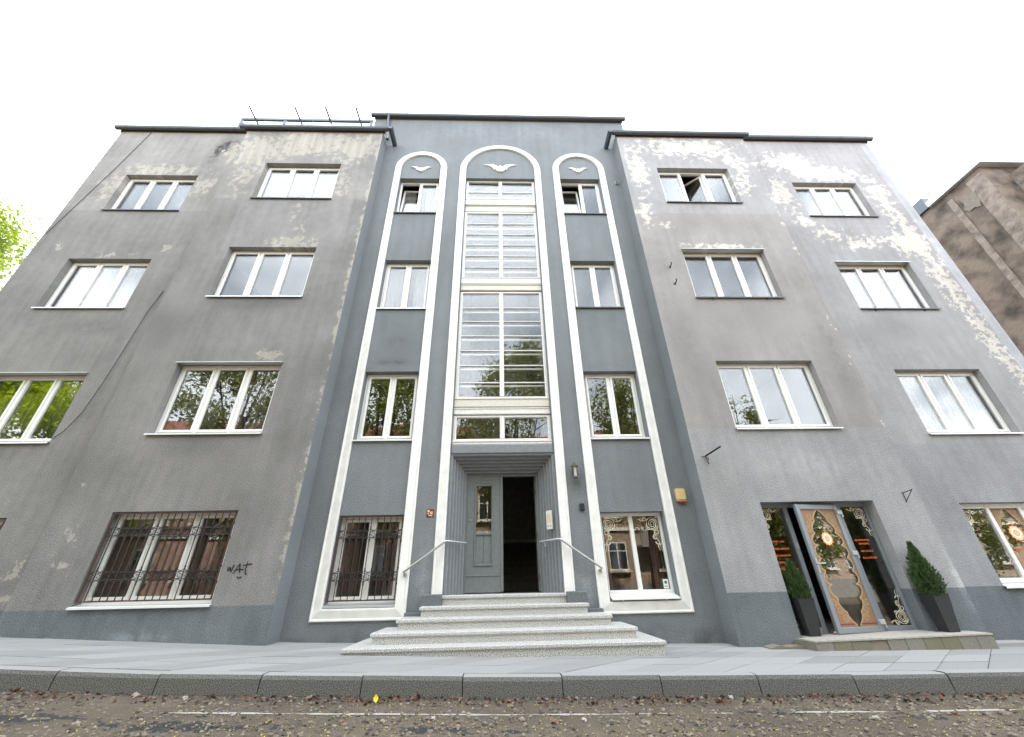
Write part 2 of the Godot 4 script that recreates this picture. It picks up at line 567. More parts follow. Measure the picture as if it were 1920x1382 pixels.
func stair_window(b: Node3D, x0: float, x1: float, y0: float, y1: float, z: float, bars: Array, head := true) -> void:
	# old timber window: two lights side by side with thin glazing bars, and an inner window behind
	var win := part("window", b)
	var fr := MB.new()
	var t := 0.07
	var xm := (x0 + x1) / 2
	fr.cbox(Vector3(x0, y0, z - 0.09), Vector3(x0 + t, y1, z), 0.01)
	fr.cbox(Vector3(x1 - t, y0, z - 0.09), Vector3(x1, y1, z), 0.01)
	fr.cbox(Vector3(x0 + t - 0.003, y1 - 0.05, z - 0.09), Vector3(x1 - t + 0.003, y1, z - 0.003), 0.01)
	fr.cbox(Vector3(x0 + t - 0.003, y0, z - 0.09), Vector3(x1 - t + 0.003, y0 + 0.05, z - 0.003), 0.01)
	fr.cbox(Vector3(xm - 0.05, y0 + 0.05, z - 0.088), Vector3(xm + 0.05, y1 - 0.05, z + 0.006), 0.01)
	fr.cbox(Vector3(xm - 0.02, y0 + 0.05, z - 0.05), Vector3(xm + 0.02, y1 - 0.05, z + 0.02), 0.008)
	obj("frame", fr, M.timber_white, win)
	var ys := [y0 + 0.05]
	ys.append_array(bars)
	ys.append(y1 - 0.05)
	for s in 2:
		var xa: float = [x0 + t, xm + 0.05][s]
		var xb: float = [xm - 0.05, x1 - t][s]
		for k in ys.size() - 1:
			if k > 0:
				var g := MB.new()
				g.cbox(Vector3(xa - 0.002, ys[k] - 0.013, z - 0.05), Vector3(xb + 0.002, ys[k] + 0.013, z - 0.018), 0.006)
				obj("glazing_bar", g, M.timber_white, win)
				var g2 := MB.new()
				g2.cbox(Vector3(xa - 0.002, ys[k] - 0.02, z - 0.24), Vector3(xb + 0.002, ys[k] + 0.02, z - 0.2), 0.006)
				obj("inner_bar", g2, M.timber_white, win)
			var wob := Basis(Vector3.UP, rng.randf_range(-0.012, 0.012)) * Basis(Vector3.RIGHT, rng.randf_range(-0.012, 0.012))
			var hh: float = ys[k + 1] - ys[k] - 0.004
			inst("pane", pane_mesh(snappedf(xb - xa - 0.004, 0.001), snappedf(hh, 0.001)), M.glass, win, Transform3D(wob, Vector3((xa + xb) / 2, (ys[k] + ys[k + 1]) / 2, z - 0.034)))

# ------------------------------------------------------------------ wrought-iron window grille
func arc(c: Vector3, r: float, a0: float, a1: float, s := 8) -> Array:
	var p := []
	for i in s + 1:
		var a := lerpf(a0, a1, float(i) / s)
		p.append(c + Vector3(r * cos(a), r * sin(a), 0))
	return p

func grille(b: Node3D, x0: float, x1: float, y0: float, y1: float, z: float, count: int) -> void:
	var g := part("window_grille", b)
	var w := x1 - x0
	var pitch := w / (count + 1)
	var fr := MB.new()
	for s in [[Vector3(x0, y0, z), Vector3(x0 + 0.018, y1, z + 0.018)], [Vector3(x1 - 0.018, y0, z), Vector3(x1, y1, z + 0.018)], [Vector3(x0 + 0.018, y1 - 0.018, z), Vector3(x1 - 0.018, y1, z + 0.017)], [Vector3(x0 + 0.018, y0, z), Vector3(x1 - 0.018, y0 + 0.018, z + 0.017)]]:
		fr.box(s[0], s[1])
	obj("border", fr, M.iron_rust, g)
	var key := "grillebar%.2f" % (y1 - y0)
	if not cache.has(key):
		var bar := MB.new()
		bar.box(Vector3(-0.006, 0.01, 0.003), Vector3(0.006, y1 - y0 - 0.01, 0.015))
		cache[key] = bar.mesh()
	for k in count:
		inst("bar", cache[key], M.iron, g, at(Vector3(x0 + pitch * (k + 1), y0, z)))
	for band in [[0.735, 0.81], [0.235, 0.31]]:
		var ya: float = lerpf(y0, y1, band[0])
		var yb: float = lerpf(y0, y1, band[1])
		for yy in [ya, yb]:
			var r := MB.new()
			r.box(Vector3(x0 + 0.012, yy - 0.006, z + 0.001), Vector3(x1 - 0.012, yy + 0.006, z + 0.0165))
			obj("cross_rail", r, M.iron, g)
		var hb := yb - ya
		var sk := "scroll%.3f_%.3f" % [pitch, hb]
		if not cache.has(sk):
			var s := MB.new()
			var rr := pitch * 0.5
			s.tube(arc(Vector3(0, hb + rr + 0.012, 0.009), rr, PI * 1.02, PI * 1.98, 8), 0.006, 5)      # cup above
			s.tube(arc(Vector3(0, -rr - 0.012, 0.009), rr, PI * 0.98, PI * 0.02, 8), 0.006, 5)          # arch below
			var sp := []
			for i in 13:
				var a := -PI * 0.3 + TAU * 1.15 * i / 12.0
				var q := lerpf(0.5, 0.12, i / 12.0) * hb
				sp.append(Vector3(-rr * 0.35 + q * cos(a), hb * 0.5 + q * sin(a), 0.009))
			s.tube(sp, 0.004, 4)
			var sp2 := []
			for i in 13:
				var a := PI * 0.7 + TAU * 1.15 * i / 12.0
				var q := lerpf(0.5, 0.12, i / 12.0) * hb
				sp2.append(Vector3(rr * 0.35 + q * cos(a), hb * 0.5 + q * sin(a), 0.009))
			s.tube(sp2, 0.004, 4)
			s.cbox(Vector3(rr - 0.011, hb + rr - 0.01, -0.001), Vector3(rr + 0.011, hb + rr + 0.03, 0.019), 0.005)
			s.cbox(Vector3(rr - 0.011, -rr - 0.03, -0.001), Vector3(rr + 0.011, -rr + 0.01, 0.019), 0.005)
			cache[sk] = s.mesh()
		for k in count + 1:
			inst("scroll", cache[sk], M.iron, g, at(Vector3(x0 + pitch * (k + 0.5), ya, z)))

# ------------------------------------------------------------------ arch surrounds
func arch_path(x0: float, x1: float, yb: float, ys: float, t: float, closed: bool) -> PackedVector2Array:
	# outline of a round-headed frame moved inwards by t: up the left side, over the arch, down the right
	var p := PackedVector2Array()
	var c := (x0 + x1) / 2
	var r := (x1 - x0) / 2 - t
	p.append(Vector2(c - r, yb + (t if closed else 0.0)))
	for i in 33:
		var a := PI - PI * i / 32.0
		p.append(Vector2(c + r * cos(a), ys + r * sin(a)))
	p.append(Vector2(c + r, yb + (t if closed else 0.0)))
	if closed:
		p.append(p[0])
	return p

func surround(b: Node3D, x0: float, x1: float, yb: float, ys: float, z: float, closed: bool) -> void:
	var prof := [[0.0, -0.01], [0.0, 0.028], [0.012, 0.042], [0.03, 0.042], [0.042, 0.03], [0.06, 0.034], [0.16, 0.06], [0.182, 0.06], [0.187, 0.054], [0.187, -0.01]]
	var mb := MB.new()
	for k in prof.size() - 1:
		var p := arch_path(x0, x1, yb, ys, prof[k][0], closed)
		var q := arch_path(x0, x1, yb, ys, prof[k + 1][0], closed)
		for i in p.size() - 1:
			mb.quad(Vector3(p[i].x, p[i].y, z + prof[k][1]), Vector3(q[i].x, q[i].y, z + prof[k + 1][1]), Vector3(q[i + 1].x, q[i + 1].y, z + prof[k + 1][1]), Vector3(p[i + 1].x, p[i + 1].y, z + prof[k][1]))
	obj("arch_surround", mb, M.white, b)

func bird(b: Node3D, c: Vector2, s: float, z: float) -> void:
	# white relief: a pointed shell between two swept wings
	var o := part("bird_relief", b)
	var half := [Vector2(0.0, 0.36), Vector2(0.07, 0.26), Vector2(0.13, 0.18), Vector2(0.19, 0.26), Vector2(0.30, 0.36), Vector2(0.45, 0.43), Vector2(0.62, 0.455), Vector2(0.78, 0.44), Vector2(1.0, 0.40), Vector2(1.0, 0.375), Vector2(0.82, 0.36), Vector2(0.66, 0.29), Vector2(0.52, 0.19), Vector2(0.44, 0.07), Vector2(0.40, -0.06), Vector2(0.30, -0.02), Vector2(0.26, -0.12), Vector2(0.18, -0.22), Vector2(0.09, -0.275), Vector2(0.0, -0.29)]
	var poly := PackedVector2Array()
	for p in half:
		poly.append(c + (p as Vector2) * s)
	for i in range(half.size() - 2, 0, -1):
		var p: Vector2 = half[i]
		poly.append(c + Vector2(-p.x, p.y) * s)
	var mb := MB.new()
	mb.prism(poly, z - 0.005, z + 0.03)
	obj("wings", mb, M.white, o)
	var belly := MB.new()
	var bp := PackedVector2Array()
	for i in 20:
		var a := PI + PI * i / 19.0
		bp.append(c + Vector2(0.25 * cos(a), -0.03 + 0.24 * sin(a)) * s)
	belly.prism(bp, z + 0.03, z + 0.05)
	for k in 2:
		belly.box(Vector3(c.x - 0.2 * s, c.y + (0.0 + 0.05 * k) * s, z + 0.03), Vector3(c.x + 0.2 * s, c.y + (0.02 + 0.05 * k) * s, z + 0.042))
	obj("belly", belly, M.white, o)

# ------------------------------------------------------------------ printed ornament on glass
func spiral(c: Vector2, r0: float, r1: float, a0: float, turns: float, s := 26) -> PackedVector2Array:
	var p := PackedVector2Array()
	for i in s + 1:
		var f := float(i) / s
		var a := a0 + turns * TAU * f
		p.append(c + Vector2(cos(a), sin(a)) * lerpf(r0, r1, f))
	return p

func corner_scroll(parent: Node3D, corner: Vector2, sx: float, sy: float, k: float, z: float) -> void:
	# a cream scroll with red berries in the corner of a pane; sx and sy say which way it grows
	var cm := MB.new()
	var rm := MB.new()
	var put := func(p: PackedVector2Array) -> PackedVector2Array:
		var q := PackedVector2Array()
		for v in p:
			q.append(corner + Vector2(v.x * sx, v.y * sy) * k)
		return q
	var w := 0.024 * k
	for s in [spiral(Vector2(0.30, 0.30), 0.27, 0.25, 0, 1.0, 30), spiral(Vector2(0.31, 0.31), 0.21, 0.05, 1.2, 2.1, 40), spiral(Vector2(0.27, 0.33), 0.24, 0.2, 2.0, 0.7), spiral(Vector2(0.62, 0.12), 0.10, 0.03, -2.4, 1.3), spiral(Vector2(0.82, 0.06), 0.16, 0.05, 2.9, -0.42), spiral(Vector2(0.14, 0.68), 0.13, 0.04, 1.4, -1.4), spiral(Vector2(0.25, 0.88), 0.11, 0.03, -1.8, 1.5), spiral(Vector2(0.10, 1.02), 0.18, 0.16, 0.3, 0.45), spiral(Vector2(-0.02, 1.32), 0.24, 0.16, -1.2, 0.30), spiral(Vector2(0.5, 0.5), 0.07, 0.05, 0.0, 1.0, 14)]:
		cm.ribbon(put.call(s), w * 1.5, w * 0.8, z)
	cm.ribbon(put.call(PackedVector2Array([Vector2(0.45, 0.08), Vector2(0.58, 0.16), Vector2(0.72, 0.2), Vector2(0.86, 0.12), Vector2(0.98, 0.1)])), w * 1.4, w * 0.5, z)
	cm.ribbon(put.call(PackedVector2Array([Vector2(0.3, 0.56), Vector2(0.18, 0.72), Vector2(0.2, 0.9), Vector2(0.1, 1.08), Vector2(0.08, 1.25), Vector2(0.02, 1.48)])), w * 1.5, w * 0.5, z)
	for d in [Vector2(0.31, 0.31), Vector2(0.1, 0.1), Vector2(0.5, 0.08), Vector2(0.06, 0.34), Vector2(0.3, 0.06), Vector2(0.42, 0.42), Vector2(0.66, 0.24), Vector2(0.9, 0.14), Vector2(0.12, 0.56), Vector2(0.3, 0.72), Vector2(0.24, 0.9), Vector2(0.06, 0.86), Vector2(0.14, 1.2)]:
		rm.disc(corner + Vector2(d.x * sx, d.y * sy) * k, 0.022 * k, z + 0.001, 8)
	obj("scroll_print", cm, M.cream_print, parent).set_meta("kind", "stuff")
	obj("berry_print", rm, M.red_print, parent).set_meta("kind", "stuff")

func sun_emblem(parent: Node3D, c: Vector2, r: float, z: float) -> void:
	var o := MB.new()
	for k in 12:
		var a := TAU * k / 12.0
		var d := Vector2(cos(a), sin(a))
		var e := d.orthogonal()
		var p := c + d * r * 1.28
		var q := c + d * r * 0.9 + e * r * 0.2
		var s := c + d * r * 0.9 - e * r * 0.2
		o.tri(Vector3(p.x, p.y, z), Vector3(s.x, s.y, z), Vector3(q.x, q.y, z))
	obj("emblem_rays", o, M.orange_print, parent)
	for s in [[1.0, M.sun_pale], [0.72, M.paper], [0.5, M.sun_pale], [0.42, M.sun_print]]:
		var d := MB.new()
		d.disc(c, r * float(s[0]), z + 0.0012 * (1.0 + (1.0 - float(s[0])) * 4.0), 28)
		obj("emblem_disc", d, s[1], parent)
	var l := MB.new()
	for k in 5:
		var a := PI / 2 + TAU * k / 5.0
		var d := Vector2(cos(a), sin(a))
		l.disc(c + d * r * 0.2, r * 0.09, z + 0.006, 8)
	obj("emblem_mark", l, M.paper, parent)

func text_strip(mb: MB, x0: float, x1: float, y: float, h: float, z: float, sd: int) -> void:
	# a line of print too small to read: strokes of varying width
	var r := RandomNumberGenerator.new()
	r.seed = sd
	var x := x0
	while x < x1:
		var w := h * r.randf_range(0.45, 0.75)
		if r.randf() < 0.09:
			x += w * 0.6
			continue
		var t := h * 0.22
		mb.quad(Vector3(x, y, z), Vector3(x + t, y, z), Vector3(x + t, y + h, z), Vector3(x, y + h, z))
		match r.randi() % 4:
			0:
				mb.quad(Vector3(x + w - t, y, z), Vector3(x + w, y, z), Vector3(x + w, y + h, z), Vector3(x + w - t, y + h, z))
				mb.quad(Vector3(x + t, y + h - t, z), Vector3(x + w - t, y + h - t, z), Vector3(x + w - t, y + h, z), Vector3(x + t, y + h, z))
			1:
				mb.quad(Vector3(x + t, y, z), Vector3(x + w, y, z), Vector3(x + w, y + t, z), Vector3(x + t, y + t, z))
			2:
				mb.quad(Vector3(x + t, y + h * 0.4, z), Vector3(x + w, y + h * 0.4, z), Vector3(x + w, y + h * 0.4 + t, z), Vector3(x + t, y + h * 0.4 + t, z))
				mb.quad(Vector3(x + t, y + h - t, z), Vector3(x + w, y + h - t, z), Vector3(x + w, y + h, z), Vector3(x + t, y + h, z))
			3:
				mb.quad(Vector3(x + w - t, y, z), Vector3(x + w, y, z), Vector3(x + w, y + h, z), Vector3(x + w - t, y + h, z))
		x += w + h * 0.16

func lobe(f: float) -> float:      # half width of the lobed clear field, f from 0 (top) to 1 (bottom)
	var k := clampf(f, 0.0, 1.0)
	var env := minf(1.0, pow(sin(PI * k), 0.75) * 1.12)
	return env * (0.70 + 0.30 * sqrt(absf(sin(PI * k * 9.0)))) * 0.98

func lobed_panel(parent: Node3D, x0: float, x1: float, y0: float, y1: float, z: float) -> void:
	# brown printed border round a clear field with a lobed outline
	var p := MB.new()
	var g := MB.new()
	var c := (x0 + x1) / 2
	var hw := (x1 - x0) / 2
	var nn := 96
	for s in [-1.0, 1.0]:
		var edge := PackedVector2Array()
		var edge2 := PackedVector2Array()
		for i in nn:
			var f0 := float(i) / nn
			var f1 := float(i + 1) / nn
			var ya := lerpf(y1, y0, f0)
			var yb := lerpf(y1, y0, f1)
			var wa := hw * lobe(f0) * 0.93
			var wb := hw * lobe(f1) * 0.93
			if s > 0:
				p.quad(Vector3(c + wb, yb, z), Vector3(x1, yb, z), Vector3(x1, ya, z), Vector3(c + wa, ya, z))
			else:
				p.quad(Vector3(x0, yb, z), Vector3(c - wb, yb, z), Vector3(c - wa, ya, z), Vector3(x0, ya, z))
			edge.append(Vector2(c + s * wa, ya))
			edge2.append(Vector2(c + s * minf(hw * 0.985, wa + 0.022), ya))
		g.ribbon(edge, 0.012, 0.012, z + 0.001)
		g.ribbon(edge2, 0.006, 0.006, z + 0.001)
		for v in [[0.07, 1.0], [0.93, -1.0]]:
			for q in 3:
				g.ribbon(spiral(Vector2(c + s * hw * (0.55 + 0.16 * q), lerpf(y1, y0, v[0]) - v[1] * 0.11 * q), 0.06, 0.015, q * 1.3, 1.6 * s, 18), 0.008, 0.005, z + 0.001)
	obj("border_print", p, M.brown_print, parent)
	obj("gold_print", g, M.gold_print, parent)
	var m := MB.new()
	m.quad(Vector3(x0, y1 - 0.03, z + 0.001), Vector3(c - 0.05, y1 - 0.03, z + 0.001), Vector3(c - 0.05, y1 - 0.018, z + 0.001), Vector3(x0, y1 - 0.018, z + 0.001))
	m.quad(Vector3(c + 0.05, y1 - 0.03, z + 0.001), Vector3(x1, y1 - 0.03, z + 0.001), Vector3(x1, y1 - 0.018, z + 0.001), Vector3(c + 0.05, y1 - 0.018, z + 0.001))
	m.quad(Vector3(x0, y0 + 0.03, z + 0.001), Vector3(c - 0.06, y0 + 0.03, z + 0.001), Vector3(c - 0.06, y0 + 0.05, z + 0.001), Vector3(x0, y0 + 0.05, z + 0.001))
	m.quad(Vector3(c + 0.06, y0 + 0.03, z + 0.001), Vector3(x1, y0 + 0.03, z + 0.001), Vector3(x1, y0 + 0.05, z + 0.001), Vector3(c + 0.06, y0 + 0.05, z + 0.001))
	obj("maroon_print", m, M.maroon_print, parent)

# ------------------------------------------------------------------ the ground
const GX := [-90.0, -12.0, -7.5, -3.6, 0.0, 3.8, 8.0, 12.0, 90.0]
const GY := [0.3, -0.40, -0.58, -0.775, -0.885, -0.955, -1.012, -1.05, -1.3]

func ground_y(x: float) -> float:
	for i in GX.size() - 1:
		if x <= GX[i + 1]:
			return lerpf(GY[i], GY[i + 1], clampf((x - GX[i]) / (GX[i + 1] - GX[i]), 0, 1))
	return GY[-1]

func sheet(mb: MB, xs: Array, z0: float, z1: float, drop: float) -> void:
	for i in xs.size() - 1:
		var a: float = xs[i]
		var b: float = xs[i + 1]
		var ya := ground_y(a) - drop
		var yb := ground_y(b) - drop
		mb.quad(Vector3(a, ya, z1), Vector3(b, yb, z1), Vector3(b, yb, z0), Vector3(a, ya, z0))

func build_ground() -> void:
	var far := MB.new()
	far.quad(Vector3(-400, -1.75, 400), Vector3(400, -1.75, 400), Vector3(400, -1.75, -400), Vector3(-400, -1.75, -400))
	var g := obj("ground", far, tri_mat(Color(0.10, 0.095, 0.075), 1.0, M.tex_soft, 0.05))
	g.set_meta("kind", "structure")
	# the road: packed dirt over broken asphalt
	var rect := [-9.0, 9.0, -5.6, -1.6, true]
	var road_map := wall_map([-9.0, 9.0, -5.6, -1.6], 1536, 384, 71, [[-99, 99, -99, 99, Color(0.165, 0.128, 0.095)]], Color(0.05, 0.05, 0.053),
		[[-2.6, -4.35, 1.0, 0.2, 0.62], [-4.2, -4.5, 0.8, 0.18, 0.5], [2.6, -4.75, 1.0, 0.12, 0.55], [2.2, -4.42, 0.7, 0.2, 0.6], [3.6, -4.5, 0.6, 0.2, 0.35], [-0.4, -4.3, 0.8, 0.12, 0.3]],
		[[0, -5.3, 9, 0.14, 0.5], [-5, -4.6, 3, 0.5, 0.3]], 0.8)
	var rm := tri_mat(Color.WHITE, 0.97, lut_tex(seamless(72, 0.12, 4), func(c): return 0.2 + 1.5 * c), 1.3, lut_tex(seamless(73, 0.09, 5), func(c): return c), 3.0)
	rm.detail_enabled = true
	rm.detail_albedo = road_map
	rm.detail_blend_mode = BaseMaterial3D.BLEND_MODE_MUL
	rm.detail_uv_layer = BaseMaterial3D.DETAIL_UV_2
	var xs := []
	for i in 121:
		xs.append(-90.0 + 1.5 * i)
	var rd := MB.new()
	sheet(rd, xs, -5.42, 8.5, 0.185)
	var road := obj("road", rd, rm, self, rect)
	road.set_meta("kind", "structure")
	# a pale lime line half buried in the dirt
	var line := MB.new()
	var ln := noise(5, 0.9, 3)
	for i in 520:
		var a := -6.5 + 0.025 * i
		var b := a + 0.025
		var w0 := 0.03 * clampf(ln.get_noise_1d(a * 0.9) * 1.9 + ln.get_noise_1d(a * 9.0) * 0.5 + 0.5, 0.0, 1.0)
		var w1 := 0.03 * clampf(ln.get_noise_1d(b * 0.9) * 1.9 + ln.get_noise_1d(b * 9.0) * 0.5 + 0.5, 0.0, 1.0)
		if w0 + w1 < 0.004:
			continue
		var z0 := -4.74 + 0.02 * ln.get_noise_1d(a * 0.7 + 9.0)
		var z1 := -4.74 + 0.02 * ln.get_noise_1d(b * 0.7 + 9.0)
		var ya := ground_y(a) - 0.181
		var yb := ground_y(b) - 0.181
		line.quad(Vector3(a, ya, z0 + w0), Vector3(b, yb, z1 + w1), Vector3(b, yb, z1 - w1), Vector3(a, ya, z0 - w0))
	var lo := obj("road_marking", line, tri_mat(Color(0.40, 0.375, 0.34), 0.95, M.tex_weather, 3.0, M.bump_fine, 0.2))
	lo.set_meta("kind", "structure")
	# kerb of long stones, rough faces in a darker colour, tops in a paler one
	var kerb := struct("kerb", Vector3(0, -0.9, -5.4))
	var step := 1.075
	for i in range(-13, 13):
		var a := -0.405 + step * i + 0.005
		var b := a + step - 0.01
		var stone := part("kerb_stone", kerb)
		var f := MB.new()
		var t := MB.new()
		var dy := rng.randf_range(-0.007, 0.007)
		var ya := ground_y(a) + dy
		var yb := ground_y(b) + dy
		var zt := -5.375 + rng.randf_range(-0.003, 0.003)
		var zf := -5.345
		var c := 0.026
		# face, chamfer, ends
		f.quad(Vector3(a, ya - 0.25, zf + 0.012), Vector3(b, yb - 0.25, zf + 0.012), Vector3(b, yb - c - 0.014, zf - 0.01), Vector3(a, ya - c - 0.014, zf - 0.01))
		f.quad(Vector3(a, ya - c - 0.014, zf - 0.01), Vector3(b, yb - c - 0.014, zf - 0.01), Vector3(b, yb - 0.006, zt), Vector3(a, ya - 0.006, zt))
		f.quad(Vector3(b, yb - 0.25, zf + 0.012), Vector3(b, yb - 0.25, -5.53), Vector3(b, yb - 0.006, -5.53), Vector3(b, yb - 0.006, zt))
		f.quad(Vector3(a, ya - 0.25, -5.53), Vector3(a, ya - 0.25, zf + 0.012), Vector3(a, ya - 0.006, zt), Vector3(a, ya - 0.006, -5.53))
		t.quad(Vector3(a, ya - 0.006, zt), Vector3(b, yb - 0.006, zt), Vector3(b, yb, zt - 0.014), Vector3(a, ya, zt - 0.014))
		t.quad(Vector3(a, ya, zt - 0.014), Vector3(b, yb, zt - 0.014), Vector3(b, yb, -5.53), Vector3(a, ya, -5.53))
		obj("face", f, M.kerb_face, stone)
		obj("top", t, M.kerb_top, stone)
	# pavement of slanted slabs
	var pave := struct("pavement", Vector3(0, -0.9, -6.7))
	var bed := MB.new()
	var pxs := []
	for i in 81:
		pxs.append(-60.0 + 1.5 * i)
	sheet(bed, pxs, -8.3, -5.5, 0.012)
	obj("slab_bed", bed, M.joint, pave)
	var zs := [-5.535, -6.03, -6.53, -7.03, -7.53, -8.03]
	for j in zs.size() - 1:
		var za: float = zs[j] - 0.008
		var zb: float = zs[j + 1] + 0.008
		for i in range(-24, 20):
			var xa := 0.62 * i + 0.06
			var s0: float = (zs[0] - za) * 1.16
			var s1: float = (zs[0] - zb) * 1.16
			var dy := rng.randf_range(-0.003, 0.003)
			var p := [Vector3(xa + s0 + 0.006, 0, za), Vector3(xa + 0.62 + s0 - 0.006, 0, za), Vector3(xa + 0.62 + s1 - 0.006, 0, zb), Vector3(xa + s1 + 0.006, 0, zb)]
			if p[1].x < -13.0 or p[0].x > 13.0:
				continue
			var ct: Vector3 = (p[0] + p[2]) / 2.0
			if j == 4 and (ct.x < -12.5 or ct.x > 12.9):
				continue
			var mb := MB.new()
			var q := []
			for k in 4:
				p[k].y = ground_y(p[k].x) + dy - 0.003
				var w: Vector3 = p[k].lerp(ct, 0.012)
				w.y = ground_y(w.x) + dy
				q.append(w)
			mb.quad(q[0], q[1], q[2], q[3])
			for k in 4:
				var e := (k + 1) % 4
				mb.quad(p[k], p[e], q[e], q[k])
				mb.quad(p[k] - Vector3(0, 0.02, 0), p[e] - Vector3(0, 0.02, 0), p[e], p[k])
			obj("paving_slab", mb, M.slabs[rng.randi() % 5], pave)

func stone_mesh(sd: int) -> Mesh:
	var r := RandomNumberGenerator.new()
	r.seed = sd
	var s := SphereMesh.new()
	s.radial_segments = 7
	s.rings = 4
	s.radius = 1.0
	s.height = 2.0
	var a := s.get_mesh_arrays()
	var mb := MB.new()
	var v: PackedVector3Array = a[Mesh.ARRAY_VERTEX]
	var ix: PackedInt32Array = a[Mesh.ARRAY_INDEX]
	var f := noise(sd, 0.9, 2)
	for i in range(0, ix.size(), 3):
		var t := []
		for k in 3:
			var p := v[ix[i + k]]
			t.append(p * (1.0 + 0.75 * f.get_noise_3dv(p * 1.2)) * Vector3(1, 0.62, 0.85))
		if (t[1] - t[0]).cross(t[2] - t[0]).length() > 1e-6:
			mb.tri(t[0], t[2], t[1])
	return mb.mesh()

func scatter(called: String, label: String, category: String, mesh: Mesh, m: Material, count: int, place: Callable) -> void:
	var mm := MultiMesh.new()
	mm.transform_format = MultiMesh.TRANSFORM_3D
	mm.use_colors = true
	mm.mesh = mesh
	mm.instance_count = count
	for i in count:
		var t: Array = place.call(i)
		mm.set_instance_transform(i, t[0])
		mm.set_instance_color(i, t[1])
	var o := MultiMeshInstance3D.new()
	o.multimesh = mm
	o.material_override = m
	add(o, called, self)
	tag(o, label, category, "", "stuff")

func leaf_quad(bend: float) -> Mesh:
	var mb := MB.new()
	for s in [-1.0, 1.0]:
		for k in 3:
			var y0 := -0.5 + k / 3.0
			var y1 := -0.5 + (k + 1) / 3.0
			var w0: float = [0.06, 0.34, 0.30, 0.04][k]
			var w1: float = [0.06, 0.34, 0.30, 0.04][k + 1]
			var a := Vector3(0, bend * y0 * y0, y0)
			var b := Vector3(0, bend * y1 * y1, y1)
			var c := Vector3(s * w1, bend * y1 * y1 + 0.18 * w1, y1)
			var d := Vector3(s * w0, bend * y0 * y0 + 0.18 * w0, y0)
			if s > 0:
				mb.quad(a, b, c, d)
			else:
				mb.quad(a, d, c, b)
	return mb.mesh()

